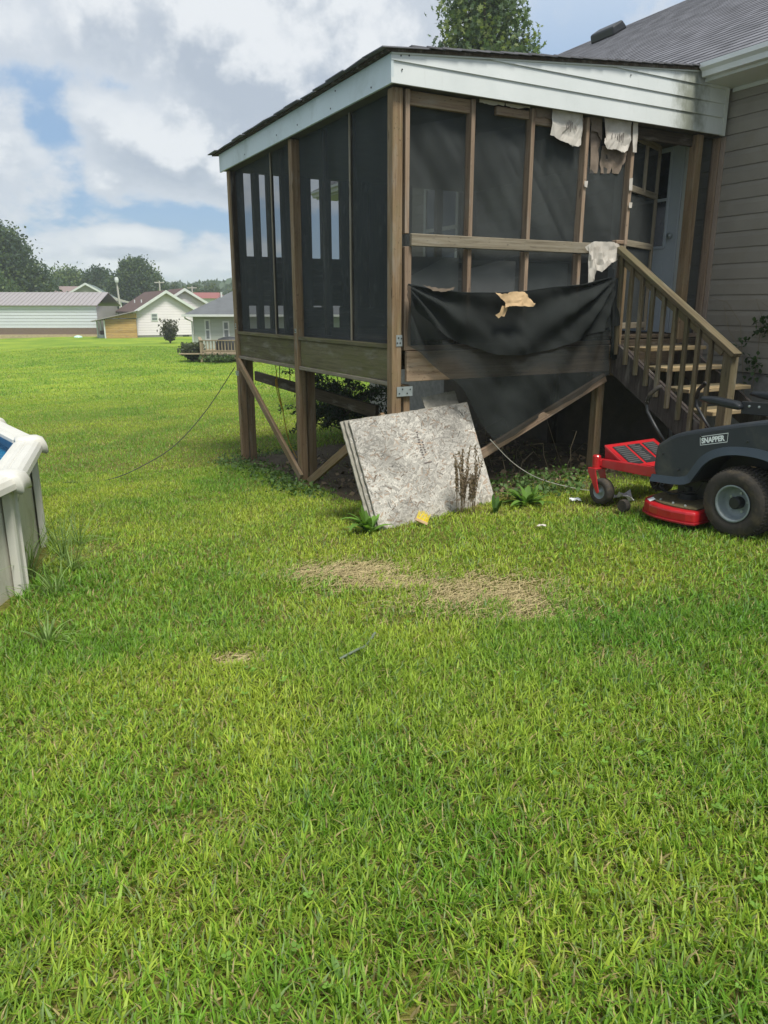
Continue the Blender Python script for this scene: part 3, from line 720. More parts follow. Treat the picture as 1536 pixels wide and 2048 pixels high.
def sheet(name, label, cat, poly, v, mat, curl=.02, seed=0, group=None, thick=.002, tilt=0.0, marks=None, parent=None):
    cu = sum(p[0] for p in poly)/len(poly); zt = max(p[1] for p in poly)
    bm = bmesh.new(); vs = [bm.verts.new((p[0]-cu, 0, p[1]-zt)) for p in poly]; bm.faces.new(vs)
    bmesh.ops.triangulate(bm, faces=bm.faces); bmesh.ops.subdivide_edges(bm, edges=bm.edges, cuts=4, use_grid_fill=True)
    for q in bm.verts:
        x, z = q.co.x, q.co.z
        q.co.y = curl*(.8*abs(mnoise.noise(Vector((x*7+seed, z*7, seed))))*2-.4+.6*mnoise.noise(Vector((x*19+seed, z*19, seed))))*min(1, -z*8+.2)+z*tilt
        e_ = min(.012, .09*max(abs(p[0]-cu) for p in poly)) if q.is_boundary else .002
        q.co.z += e_*mnoise.noise(Vector((x*55, z*55, seed+3))); q.co.x += e_*mnoise.noise(Vector((x*55+9, z*55, seed+3)))
    me = bpy.data.meshes.new(name); bm.to_mesh(me); bm.free(); me.materials.append(mat)
    o = bpy.data.objects.new(name, me); COL.objects.link(o); o.location = W(cu, v, zt); o.rotation_euler = (0, 0, PA)
    md = o.modifiers.new('solid', 'SOLIDIFY'); md.thickness = thick*.6
    if parent:
        o.parent = parent; o.location = (cu-parent['_o'][0], v-parent['_o'][1], zt-parent['_o'][2]); o.rotation_euler = (0, 0, 0)
    else: tag(o, label, cat, group)
    if marks:                                           # faint printed strokes, too small to read
        for (mu, mz, w, h) in marks: MB().box((mu-cu-w/2, -.0045-curl*.4, mz-zt-h/2), (mu-cu+w/2, -.004-curl*.4, mz-zt+h/2)).build('printed_mark', M_INK, o)
    return o
G = 'torn paper scraps stapled to the porch front'
sheet('paper_strip', 'left one of two short white paper strips under the white gable boards', 'paper', [(0.803, 1.641), (1.058, 1.649), (1.051, 1.59), (0.93, 1.583), (0.806, 1.584)], .02, M_PAPER, .01, 1, G)
sheet('paper_strip', 'right one of two short white paper strips under the white gable boards', 'paper', [(1.073, 1.648), (1.327, 1.655), (1.32, 1.601), (1.2, 1.588), (1.081, 1.589)], .02, M_PAPER, .01, 2, G)
sheet('paper_scrap', 'grey paper scrap between the white strips and the large printed sheet', 'paper', [(1.381, 1.646), (1.571, 1.641), (1.579, 1.541), (1.495, 1.553), (1.44, 1.54), (1.399, 1.541)], .028, M_PAPERB, .01, 3, G)
mk = [(1.70+.02*i, 1.50+.01*(i % 2), .006, .05+.02*(i % 3)) for i in range(4)]+[(1.79+.008*i, 1.50-.01*i, .004, .03) for i in range(3)]
sheet('torn_sheet', 'large white house wrap sheet with a torn lower edge, left of the fourth stud', 'paper', [(1.545, 1.639), (1.881, 1.638), (1.884, 1.489), (1.877, 1.369), (1.84, 1.352), (1.792, 1.353), (1.706, 1.373), (1.66, 1.40), (1.603, 1.391), (1.535, 1.415), (1.545, 1.433), (1.575, 1.535)], -.008, M_PAPER, .02, 4, G, marks=mk)
sheet('brown_scrap', 'brown paper scrap right of the fourth stud, below the gable boards', 'paper', [(2.008, 1.634), (2.144, 1.633), (2.158, 1.44), (2.12, 1.47), (2.099, 1.496), (2.022, 1.5)], .03, M_PAPERB, .012, 5, G)
mk = [(2.30+.022*i, 1.47, .007, .05+.03*(i % 2)) for i in range(4)]+[(2.23, 1.47, .006, .05), (2.27, 1.475, .005, .03)]
sheet('torn_sheet', 'large white house wrap sheet with black print hanging beside the doorway', 'paper', [(2.128, 1.625), (2.468, 1.629), (2.475, 1.465), (2.448, 1.38), (2.40, 1.352), (2.357, 1.355), (2.31, 1.372), (2.263, 1.371), (2.185, 1.362), (2.144, 1.414), (2.173, 1.477)], -.006, M_PAPER, .02, 6, G, marks=mk)
sheet('brown_flap', 'left brown paper flap hanging below the large printed sheets', 'paper', [(2.036, 1.523), (2.10, 1.52), (2.161, 1.466), (2.154, 1.301), (2.143, 1.168), (2.059, 1.161)], .05, M_PAPERB, .015, 7, G)
sheet('brown_flap', 'right brown paper flap with two prongs below the printed sheet beside the doorway', 'paper', [(2.186, 1.399), (2.33, 1.41), (2.492, 1.372), (2.477, 1.287), (2.44, 1.26), (2.41, 1.185), (2.33, 1.18), (2.31, 1.25), (2.295, 1.18), (2.192, 1.171), (2.164, 1.261)], .05, M_PAPERB, .015, 8, G)
sheet('paper_strip', 'long narrow white paper strip at the top of the stud beside the doorway', 'paper', [(2.479, 1.608), (2.541, 1.614), (2.545, 1.5), (2.553, 1.366), (2.502, 1.362), (2.506, 1.487)], -.012, M_PAPER, .008, 9, G)
sheet('paper_scrap', 'small white scrap halfway up the red brown stud beside the doorway', 'paper', [(2.491, 1.142), (2.529, 1.149), (2.535, 1.043), (2.497, 1.04)], -.012, M_PAPER, .006, 10, G)
sheet('paper_scrap', 'lowest small white scrap on the stud beside the doorway', 'paper', [(2.509, 0.938), (2.548, 0.94), (2.547, 0.892), (2.509, 0.89)], -.012, M_PAPER, .006, 11, G)
sheet('paper_scrap', 'tiny white scrap on the fourth stud under the large torn sheet', 'paper', [(1.945, 1.08), (1.985, 1.085), (1.98, 1.03), (1.95, 1.035)], -.012, M_PAPER, .006, 12, G)
rg = sheet('ragged_wrap', 'ragged white wrap draped over the right end of the front rail, one strip dangling', 'rag', [(1.944, 0.524), (1.984, 0.546), (2.043, 0.571), (2.157, 0.578), (2.281, 0.579), (2.358, 0.56), (2.385, 0.491), (2.408, 0.461), (2.363, 0.459), (2.355, 0.424), (2.27, 0.395), (2.23, 0.355), (2.169, 0.344), (2.165, 0.318), (2.09, 0.33), (2.061, 0.372), (2.06, 0.263), (2.073, 0.198), (2.018, 0.193), (2.029, 0.328), (2.008, 0.479), (1.964, 0.507)], -.075, M_PAPER, .03, 13)
cb = sheet('cardboard_scrap', 'torn tan cardboard scrap lying over the edge of the sagging black fabric', 'cardboard', [(0.847, 0.116), (0.926, 0.105), (1.004, 0.122), (1.154, 0.127), (1.189, 0.094), (1.167, 0.086), (1.207, 0.069), (1.242, 0.027), (1.227, 0.005), (1.106, 0.008), (1.073, 0.035), (1.042, 0.01), (0.978, 0.01), (0.931, -0.006), (0.956, 0.031), (0.902, 0.068)], -.235, M_CARD, .035, 14, tilt=.25)
sheet('cardboard_shred', 'small pale shred dangling under the tan cardboard scrap', 'cardboard', [(0.928, 0.012), (0.987, 0.01), (0.983, -0.023), (0.954, -0.076), (0.93, -.07), (0.901, -0.089), (0.869, -0.064), (0.905, -0.043)], -.225, M_CARD, .012, 15)
sheet('paper_curl', 'thin curled grey strip on the fabric edge next to the corner post', 'paper', [(.20, .17), (.30, .155), (.42, .142), (.50, .158), (.49, .138), (.42, .122), (.30, .13)], -.14, M_PAPERB, .02, 16)

# ------------------------------------------------------------------ strand boards leaning against the corner post
def osb(name, label, BL, BR, TL, w, h, thick, seed, strands, group):
    BL, BR, TL = (Vector(W(*p)) for p in (BL, BR, TL))
    x = (BR-BL).normalized(); z = (TL-BL); z = (z-x*z.dot(x)).normalized(); y = z.cross(x)
    rr = random.Random(seed)
    m = MB(); n = 26                                    # uneven, weathered outline
    pts = [(w*i/n, rr.uniform(-.004, .004)) for i in range(n+1)]+[(w+rr.uniform(-.004, .003), h*i/n) for i in range(1, n)]
    pts += [(w*(n-i)/n, h+rr.uniform(-.004, .003)) for i in range(n+1)]+[(rr.uniform(-.003, .003), h*(n-i)/n) for i in range(1, n)]
    m.prism([(a, b) for a, b in pts], 'y', 0, thick)
    o = m.build(name, M_OSB, None); o.matrix_world = Matrix(((x.x, y.x, z.x, BL.x), (x.y, y.y, z.y, BL.y), (x.z, y.z, z.z, BL.z), (0, 0, 0, 1)))
    tag(o, label, 'board', group)
    if strands:
        N = strands; g = np.random.default_rng(seed)
        px = g.random(N)*w; pz = g.random(N)*h; L = g.uniform(.02, .055, N); wd = g.uniform(.0025, .009, N)
        an = g.vonmises(0.4, .9, N)*.5+g.integers(0, 2, N)*g.uniform(0, 3.1, N); c, s = np.cos(an), np.sin(an)
        off = -(.0004+.0022*np.arange(N)/N); tl = g.uniform(-.0008, .0008, N)
        V = []
        for a, b, e in ((-1, -1, -1), (1, -.7, 1), (.96, 1, 1), (-.94, .8, -1)):
            xx = np.clip(px+c*L*a-s*wd*b, .002, w-.002); zz = np.clip(pz+s*L*a+c*wd*b, .002, h-.002)
            V.append(np.stack([xx, off+tl*e, zz], -1))
        V = np.stack(V, 1).reshape(-1, 3); Q = np.arange(4*N).reshape(-1, 4)
        k = g.random(N); base = np.array([.395, .375, .335]); col = base*(.62+.66*k[:, None])
        br = g.random(N) < .10; col[br] = np.array([.30, .235, .18])*(.7+.5*k[br][:, None])
        dk = g.random(N) < .07; col[dk] *= .6
        lo = np.clip(1-pz/.16, 0, 1)*(fbm(px*6, px*0+3, 1)); col = col*(1-.5*lo[:, None])+np.array([.30, .24, .13])*.5*lo[:, None]
        st = np.clip((fbm(px*4, pz*3, 2)-.5)*2.2, -.3, .5); col *= (1-st[:, None]*.6)
        sl = arrays('strand', V, Q, col=np.repeat(np.clip(col, .02, .9), 4, 0), mat=M_STRAND, parent=o); sl['kind'] = 'stuff'
        mk = MB()                                       # faded mill stamp, no longer readable
        for i in range(11):
            q = rr.uniform(.5, 1); mk.box((.60+.012*i*0+rr.uniform(-.006, .008), -.0032, .76-.022*i), (.60+.02*q+.004, -.0030, .772-.022*i))
            if 3 < i < 9: mk.box((.635, -.0032, .755-.022*i), (.635+.02*q, -.0030, .770-.022*i))
        mk.box((.60, -.0032, .49), (.68, -.0030, .502))
        mk.build('faded_stamp', M_INK, o)
    return o
G = 'strand boards leaning against the porch corner'
osb('strand_board', 'big weathered strand board leaning in front against the porch corner post', (-.365, -.475, -1.745), (.945, -.345, -1.680), (-.385, -.10, -.905), 1.235, .955, .012, 3, 7500, G)
osb('strand_board', 'second strand board showing its grey left edge behind the front board', (-.395, -.445, -1.73), (.92, -.315, -1.665), (-.42, -.07, -.90), 1.215, .935, .016, 4, 900, G)
osb('strand_board', 'rearmost thin board of the leaning stack, only its edges showing', (-.425, -.42, -1.72), (.89, -.295, -1.655), (-.455, -.045, -.90), 1.225, .92, .012, 5, 0, G)
b = osb('board_offcut', 'dark grey offcut poking up behind the top right of the leaning boards', (.42, -.07, -1.20), (.80, -.02, -1.165), (.405, .11, -.755), .38, .485, .012, 6, 0, None)

# ------------------------------------------------------------------ zero turn mower
MO = (2.753, 5.103); mz = gz(2.55, 5.0)
mower = thing('riding_mower', 'charcoal and red zero turn riding mower parked beside the wooden steps', 'mower', (MO[0], MO[1], mz), 0)
mower.rotation_euler = (0, R(2.2), R(122.13))
def bld(mb, name, mat, parent=None, **k): return mb.build(name, mat, parent or mower, **k)
for s in (1, -1):
    # rear wheel with lugged tyre
    ty = MB(); prof = [(.125, -.10), (.15, -.118), (.20, -.118), (.226, -.10), (.236, -.06), (.238, 0), (.236, .06), (.226, .10), (.20, .118), (.15, .118), (.125, .10)]
    ty.lathe(prof, 'y', 44); wheel = bld(ty, 'tyre', M_RUB, smooth=True, loc=(0, s*.36, .236))
    lg = MB()
    for k in range(56):
        a = 2*math.pi*k/56
        for j, yy in enumerate((-.085, -.043, 0, .043, .085)):
            aa = a+(.056 if j % 2 else 0); ca, sa = math.cos(aa), math.sin(aa); rr_ = .233 if abs(yy) < .08 else .224
            t_ = Vector((-sa, 0, ca)); n_ = Vector((ca, 0, sa)); c_ = n_*rr_+Vector((0, yy, 0))
            w_, h_ = .0075, .015
            lg.add([c_-t_*w_-Vector((0, h_, 0)), c_+t_*w_-Vector((0, h_, 0)), c_+t_*w_+Vector((0, h_, 0)), c_-t_*w_+Vector((0, h_, 0)),
                    c_-t_*w_*.7-Vector((0, h_*.8, 0))+n_*.014, c_+t_*w_*.7-Vector((0, h_*.8, 0))+n_*.010, c_+t_*w_*.7+Vector((0, h_*.8, 0))+n_*.010, c_-t_*w_*.7+Vector((0, h_*.8, 0))+n_*.010],
                   [(4, 5, 6, 7), (0, 1, 5, 4), (1, 2, 6, 5), (2, 3, 7, 6), (3, 0, 4, 7)])
    tr_ = lg.build('tread', M_RUB, wheel); tr_['kind'] = 'stuff'
    rm = MB().lathe([(.128, s*.112), (.118, s*.116), (.112, s*.10), (.108, s*.045), (.085, s*.03), (.05, s*.028), (.0, s*.028)], 'y', 36).build('rim', M_RIM, wheel, smooth=True)
    hb = MB().lathe([(.042, s*.03), (.042, s*.085), (.034, s*.095), (0, s*.095)], 'y', 20).build('hub', M_BLACK, rm)
    hl = MB()
    for k in range(5):
        a = 2*math.pi*k/5+.5; hl.lathe([(.009, s*.028), (.009, s*.042), (0, s*.042)], 'y', 8, (.066*math.cos(a), 0, .066*math.sin(a)))
    hl.build('wheel_nut', M_GALV, rm)
    # front caster
    cw = bld(MB().lathe([(.06, -.038), (.088, -.046), (.104, -.033), (.108, 0), (.104, .033), (.088, .046), (.06, .038)], 'y', 32), 'caster_tyre', M_RUB, smooth=True, loc=(1.215, s*.375, .108))
    MB().lathe([(.062, s*.036), (.056, s*.03), (.045, s*.018), (.02, s*.018), (.018, s*.04), (0, s*.04)], 'y', 24).build('caster_rim', M_RIM, cw, smooth=True)
    fk = MB()
    for q in (-1, 1):
        fk.prism([(1.20, .105), (1.215, .09), (1.232, .105), (1.325, .27), (1.325, .29), (1.24, .29), (1.24, .267)], 'y', s*.375+q*.054-.005, s*.375+q*.054+.005)
    fk.box((1.24, s*.375-.059, .285), (1.325, s*.375+.059, .297))
    bld(fk, 'caster_fork', M_RED, bevel=.004)
    bld(MB().lathe([(0, .0), (.034, 0), (.034, .09), (.026, .10), (0, .10)], 'z', 16, (1.285, s*.375, .298)), 'caster_pivot', M_RED, smooth=False)
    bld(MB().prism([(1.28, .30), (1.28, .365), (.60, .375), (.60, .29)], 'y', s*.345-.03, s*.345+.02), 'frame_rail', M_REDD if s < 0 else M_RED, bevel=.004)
    bld(MB().lathe([(0, -.025), (.045, -.025), (.05, -.015), (.05, .015), (.045, .025), (0, .025)], 'y', 20, (.92, s*.45, .05)), 'gauge_wheel', M_RUB)
bld(MB().box((1.24, -.375, .31), (1.32, .375, .36)), 'front_axle', M_RED, bevel=.006)
# foot rest: slanted red pan with three dark grip pads
fr = thing('foot_rest', None, None); fr.parent = mower
FP = lambda s, y: (1.27-s*.17, y, .475-s*.10)          # s runs down the slope towards the seat
fp = MB(); q = [FP(0, .31), FP(0, -.31), FP(1.8, -.31), FP(1.8, .31)]
fp.add([Vector(p) for p in q]+[Vector(p)-Vector((0, 0, .02)) for p in q], [(0, 1, 2, 3), (7, 6, 5, 4), (0, 4, 5, 1), (1, 5, 6, 2), (2, 6, 7, 3), (3, 7, 4, 0)]).build('pan', M_RED, fr, bevel=.003)
for k, (a, b) in enumerate(((.255, .105), (.075, -.075), (-.105, -.255))):
    g = [FP(.22, a), FP(.22, b), FP(1.4, b), FP(1.4, a)]; up = Vector((.085, 0, .16)).normalized()*.006
    pd = MB().add([Vector(p) for p in g]+[Vector(p)+up for p in g], [(0, 1, 2, 3), (4, 5, 6, 7), (0, 4, 5, 1), (1, 5, 6, 2), (2, 6, 7, 3), (3, 7, 4, 0)]).build('grip_pad', M_BLACK, fr)
    rb = MB(); r3 = random.Random(k)
    for i in range(9):
        s_ = .28+i*.12; m_ = Vector(FP(s_, a-.012)); e_ = Vector(FP(s_, b+.012)); dz = Vector(FP(.035, 0))-Vector(FP(0, 0))
        if k == 1: e_ = m_+(e_-m_)*r3.uniform(.5, .95)
        rb.add([m_+up, e_+up, e_+dz+up, m_+dz+up, m_+up*1.7, e_+up*1.7, e_+dz+up*1.7, m_+dz+up*1.7], [(4, 5, 6, 7), (0, 1, 5, 4), (2, 3, 7, 6), (0, 4, 7, 3), (1, 2, 6, 5)])
    rb.build('grip_ridge', plain('worn grip', lin(74, 74, 74), .7) if 'worn grip' not in MATS else MATS['worn grip'], pd)
for s in (1, -1):
    MB().add([FP(0, s*.30), FP(1.6, s*.30), (.96, s*.30, .29), (1.26, s*.30, .345)], [(0, 1, 2, 3)]).build('side_flank', M_REDD, fr, solid=.008)
# body: two side consoles joined by the seat base
out = [(.69, .285), (.67, .555), (.63, .585), (.51, .66), (.29, .715), (-.14, .81), (-.52, .86), (-.60, .80), (-.60, .52), (-.30, .52), (-.17, .565), (0, .57), (.14, .545), (.245, .48), (.31, .38), (.37, .295)]
def chaikin(p, it=2, closed=False):
    for _ in range(it):
        q = [] if closed else [p[0]]
        n = len(p)
        for i in range(n if closed else n-1):
            a, b = p[i], p[(i+1) % n]
            q += [(a[0]*.75+b[0]*.25, a[1]*.75+b[1]*.25), (a[0]*.25+b[0]*.75, a[1]*.25+b[1]*.75)]
        p = q if closed else q+[p[-1]]
    return p
out = chaikin(out, 2, True)
for s in (1, -1):
    cs = bld(MB().prism(out, 'y', min(s*.17, s*.44), max(s*.17, s*.44)), 'side_console', M_CHARC, bevel=.028, seg=3)
    lip = [(.69, .285), (.37, .295), (.31, .38), (.245, .48), (.14, .545), (0, .57), (-.17, .565), (-.30, .52), (-.60, .52)]
    li2 = [(.685, .335), (.40, .345), (.355, .42), (.285, .525), (.165, .595), (.005, .622), (-.18, .618), (-.31, .575), (-.60, .57)]
    lip = chaikin(lip); li2 = chaikin(li2)
    lb = MB()
    for i in range(len(lip)-1):
        A, B, C_, D = lip[i], lip[i+1], li2[i+1], li2[i]
        y0, y1, y2 = s*.43, s*.458, s*.443
        lb.add([(A[0], y0, A[1]), (B[0], y0, B[1]), (B[0], y1, B[1]), (A[0], y1, A[1]), (C_[0], y2, C_[1]), (D[0], y2, D[1]), (C_[0], y0, C_[1]), (D[0], y0, D[1])],
               [(0, 1, 2, 3), (3, 2, 4, 5), (5, 4, 6, 7)])
    lb.build('lower_lip', M_CHARB, cs, solid=.003)
    if s == 1:
        al = math.atan2(.045, .2); X_ = Vector((-math.cos(al), 0, math.sin(al))); Y_ = Vector((math.sin(al), 0, math.cos(al))); Z_ = Vector((0, 1, 0)); o_ = Vector((.29, .4415, .597))
        mt = Matrix(((X_.x, Y_.x, Z_.x, o_.x), (X_.y, Y_.y, Z_.y, o_.y), (X_.z, Y_.z, Z_.z, o_.z), (0, 0, 0, 1)))
        bd = MB(); w_, h_ = .205, .062; sk = .012
        ring = lambda e: [(-.008+e, e), (w_-.004-e*.6, e), (w_+sk-e, h_-e), (sk*.6-.008+e, h_-e)]
        a_, b_ = ring(0), ring(.004)
        bd.add([(x, y, .0005) for x, y in a_+b_], [(i, (i+1) % 4, 4+(i+1) % 4, 4+i) for i in range(4)])
        bo = bd.build('badge_border', M_LETTER, cs); bo.matrix_local = mt
        cu = bpy.data.curves.new('badge_lettering', 'FONT'); cu.body = 'SNAPPER'; cu.size = .05; cu.shear = .12; cu.offset = .0022; cu.extrude = .0004; cu.space_character = .98
        tmp = bpy.data.objects.new('tmp', cu); me_ = bpy.data.meshes.new_from_object(tmp); bpy.data.objects.remove(tmp); me_.name = 'badge_lettering'
        me_.materials.clear(); me_.materials.append(M_LETTER)
        tx = bpy.data.objects.new('badge_lettering', me_); COL.objects.link(tx); tx.parent = cs; tx['kind'] = 'stuff'
        tx.matrix_local = mt @ Matrix.Translation((.006, .014, .0012)) @ Matrix.Diagonal((.88, 1.0, 1, 1))
bld(MB().box((-.60, -.17, .34), (.34, .17, .60)), 'seat_base', M_BLACK, bevel=.02)
bld(MB().prism([(.30, .60), (-.46, .66), (-.46, .76), (.22, .70), (.31, .66)], 'y', -.24, .24), 'seat_cushion', M_SEAT, bevel=.03, seg=3)
bld(MB().prism([(-.02, .70), (-.10, .94), (-.17, 1.06), (-.27, 1.10), (-.33, 1.06), (-.24, .88), (-.18, .70)], 'y', -.25, .25), 'seat_back', M_SEAT, bevel=.045, seg=4)
bld(MB().box((-.62, -.30, .30), (-.42, .30, .72)), 'engine_cover', M_BLACK, bevel=.04)
for s in (1, -1):
    bld(MB().prism([(.43, .895), (.40, .925), (.30, .925), (.14, .905), (.09, .88), (.10, .845), (.16, .85), (.34, .875)], 'y', s*.30-.035, s*.30+.035), 'armrest', M_SEAT, bevel=.018, seg=3)
    bld(MB().box((-.12, s*.285-.012, .82), (.11, s*.285+.012, .905)), 'armrest_bracket', M_BLACK, bevel=.004)
    lv = [(.70, s*.30, .56), (.80, s*.30, .68), (.875, s*.30, .78), (.885, s*.30, .84), (.865, s*.295, .91), (.80, s*.28, .965), (.79, s*.26, .967)]
    bld(MB().tube(lv, .0125, 10), 'control_lever', M_BLACK, smooth=True)
    MBg = bld(MB().tube(lv[3:], .0165, 10), 'lever_grip', M_RUB, smooth=True)
# cutting deck: red shell with rounded nose, dry clippings on top
dk = [(.24, .52), (.30, .545), (.42, .555), (.54, .545), (.64, .51), (.73, .45), (.79, .37), (.82, .25), (.83, .1), (.82, -.2), (.76, -.38), (.62, -.46), (.24, -.46)]
sh = bld(MB().prism(dk, 'z', .045, .135), 'deck_shell', M_RED, bevel=.022, seg=3)
MB().prism([(a*.88+.055, b*.88+.01) for a, b in dk], 'z', .134, .150).build('clippings', M_CLIP, sh, bevel=.012)
MB().prism([(a*1.025-.012, b*1.025) for a, b in dk], 'z', .040, .056).build('deck_rim', M_REDD, sh, bevel=.004)
MB().add([(.725, .425, .1355), (.66, .475, .1355), (.635, .445, .1525), (.695, .395, .1525)], [(0, 1, 2, 3)]).build('sticker', M_LETTER, sh, solid=.001)
for x_, y_ in ((.60, .43), (.47, .46), (.36, .47)): MB().lathe([(.009, .135), (.009, .16), (0, .165)], 'z', 8, (x_, y_, 0)).build('deck_bolt', M_GALV, sh)
for y_ in (.22, -.22): bld(MB().lathe([(.075, .15), (.075, .19), (.03, .2), (.03, .24), (0, .24)], 'z', 18, (.52, y_, 0)), 'spindle', M_BLACK)
bld(MB().box((-.4, -.22, .16), (.62, .22, .30)), 'chassis', M_BLACK, bevel=.01)
bld(MB().lathe([(0, -.02), (.05, -.02), (.055, 0), (.05, .02), (0, .02)], 'y', 18, (.33, .50, .06)), 'gauge_wheel', M_RUB)
bld(MB().add([(-.02, .33, .479), (-.05, .35, .478), (-.06, .33, .477), (-.03, .31, .478)], [(0, 1, 2, 3)]), 'dead_leaf', M_CARD, solid=.002)

for x_, z_ in ((.60, .50), (.46, .40), (-.05, .66), (.30, .66), (-.40, .72)):
    bld(MB().lathe([(.009, .437), (.009, .445), (.004, .447), (0, .447)], 'y', 10, (x_, 0, z_)), 'body_screw', M_BLACK)
for x_, z_ in ((-.02, .875), (.05, .875)): bld(MB().lathe([(.008, .296), (.008, .302), (0, .303)], 'y', 8, (x_, 0, z_)), 'bracket_bolt', M_GALV)
bld(MB().tube([(.62, .40, .30), (.72, .36, .22), (.60, .30, .18), (.42, .28, .22), (.35, .30, .3)], .007, 6), 'cable', M_BLACK, smooth=True)
bld(MB().tube([(.68, .20, .34), (.78, .22, .20), (.66, .24, .16)], .009, 6), 'lift_link', M_BLACK, smooth=True)
bld(MB().box((.28, -.168, .602), (.66, .168, .612)), 'floor_mat', M_BLACK, bevel=.003)
bld(MB().lathe([(0, 0), (.035, 0), (.035, .03), (.028, .035), (0, .035)], 'z', 16, (-.36, .30, .83)), 'fuel_cap', M_BLACK)

# ------------------------------------------------------------------ above-ground pool
def pool():
    side = 1.36; n = 18; ap = side/2/math.tan(math.pi/n); Rr = side/2/math.sin(math.pi/n)
    A = Vector((-2.163, 4.43, 0)); B = Vector((-2.629, 5.759, 0)); d = (B-A).normalized(); nrm = Vector((-d.y, d.x, 0))
    c = (A+B)/2+nrm*ap+Vector((-.055, .01, 0)); a0 = math.atan2((A-(A+B)/2-nrm*ap).y, (A-(A+B)/2-nrm*ap).x); RZ_ = -1.0; gb = -2.35
    t = thing('swimming_pool', 'round above ground pool with cream rim and blue water at the left edge', 'pool', (c.x, c.y, gb), a0)
    pt = lambda k, r, z: (r*math.cos(2*math.pi*k/n), r*math.sin(2*math.pi*k/n), z-gb)
    rw = Rr-.10
    wall = MB(); m = 6
    for k in range(n):                                    # one corrugated wall sheet per bay
        wm = MB(); vs = []
        for i in range(13):
            s = i/12; p = Vector(pt(k, rw, 0)).lerp(Vector(pt(k+1, rw, 0)), s); nn = p.normalized()*(.012*(i % 4 in (1, 2)))
            vs += [(p.x+nn.x, p.y+nn.y, 0), (p.x+nn.x, p.y+nn.y, RZ_-.03-gb)]
        wm.add(vs, [(2*i, 2*i+2, 2*i+3, 2*i+1) for i in range(12)]); wm.build('wall_sheet', M_POOLW, t)
    # liner, floor and water
    ln = MB().prism([pt(k, rw-.02, 0)[:2] for k in range(n)], 'z', .02, .03).build('pool_floor', M_LINER, t)
    MB().add([pt(k, rw-.012, z) for z in (-2.3, -1.03) for k in range(n)], [(k, (k+1) % n, n+(k+1) % n, n+k) for k in range(n)]).build('liner', M_LINER, t)
    MB().add([pt(k, rw-.014, -1.13) for k in range(n)], [tuple(range(n))]).build('water', M_WATER, t)
    prof = [(-.185, -.012), (-.18, .012), (-.15, .022), (-.128, .014), (-.118, .022), (-.095, .026), (-.085, .018), (-.07, .026), (-.03, .024), (-.005, .008), (.012, -.02), (.016, -.055), (.008, -.06), (.004, -.03), (-.02, -.008), (-.17, -.02)]
    for k in range(n):
        m_ = MB(); vs = []
        for e in (.055, .945):
            for r, h in prof:
                a = Vector(pt(k, Rr+r*1.0/math.cos(math.pi/n), RZ_+h)); b = Vector(pt(k+1, Rr+r/math.cos(math.pi/n), RZ_+h)); vs.append(a.lerp(b, e))
        L = len(prof); m_.add(vs, [(i, (i+1) % L, L+(i+1) % L, L+i) for i in range(L)]+[tuple(range(L)), tuple(range(L, 2*L))]).build('top_rail', M_POOL, t, bevel=.002)
        cp = MB(); cs = []; pc = [(-.19, .0), (-.185, .03), (-.15, .036), (-.08, .04), (-.03, .038), (.01, .02), (.03, -.02), (.036, -.07), (.02, -.085), (-.02, -.07)]
        for q, (w, hh) in enumerate(((-.085, -.006), (-.06, .004), (.0, .008), (.06, .004), (.085, -.006))):
            for r, h in pc:
                an = 2*math.pi*k/n; rr = Rr+r+.004; cs.append((rr*math.cos(an)-w*math.sin(an), rr*math.sin(an)+w*math.cos(an), RZ_+h+hh-gb))
        L = len(pc); cp.add(cs, [(j*L+i, j*L+(i+1) % L, (j+1)*L+(i+1) % L, (j+1)*L+i) for j in range(4) for i in range(L)]+[tuple(range(L)), tuple(range(4*L, 5*L))]).build('rail_cap', M_POOL, t, smooth=True)
        up = MB(); an = 2*math.pi*k/n
        pu = [(-.075, -.01), (-.07, .035), (-.045, .045), (-.04, .03), (.04, .03), (.045, .045), (.07, .035), (.075, -.01)]
        up.prism([((rw+.012+b)*math.cos(an)-a*math.sin(an), (rw+.012+b)*math.sin(an)+a*math.cos(an)) for a, b in pu], 'z', 0, RZ_-.05-gb).build('upright', M_POOL, t, bevel=.004)
pool()

# ------------------------------------------------------------------ cords, hose and wires
def cord(name, label, cat, pts, r, mat, res=10, kids=None):
    P_ = [Vector(p) for p in pts]; out_ = []
    for i in range(len(P_)-1):
        a = P_[max(i-1, 0)]; b = P_[i]; c = P_[i+1]; d = P_[min(i+2, len(P_)-1)]
        for k in range(res):
            t = k/res; out_.append(.5*((2*b)+(-a+c)*t+(2*a-5*b+4*c-d)*t*t+(-a+3*b-3*c+d)*t**3))
    out_.append(P_[-1]); o = out_[0].copy()
    m = MB().tube([p-o for p in out_], r, 6).build(name, mat, None, smooth=True, loc=o)
    return tag(m, label, cat)
A = Vector(W(-.02, 4.17, -.755)); B = Vector((-3.37, 8.86, gz(-3.37, 8.86)+.02))
cord('black_cable', 'thin black cable drooping from the far porch post down to the lawn', 'cable', [A, A.lerp(B, .25)-Vector((0, 0, .22)), A.lerp(B, .5)-Vector((0, 0, .30)), A.lerp(B, .75)-Vector((0, 0, .2)), B, B+Vector((-.5, -.1, -.01))], .006, M_CABLE)
P0 = lambda u, v, z: W(u, v, z)
cord('yellow_cord', 'thin yellow cord hanging in loops behind the far porch legs', 'cord', [P0(.4, 3.8, -.64), P0(.42, 3.78, -1.0), P0(.47, 3.77, -1.3), P0(.40, 3.77, -1.05), P0(.39, 3.77, -.9), P0(.46, 3.75, -1.3), P0(.52, 3.72, -1.7), P0(.58, 3.6, gp(.58, 3.6)+.02)], .006, M_YCORD)
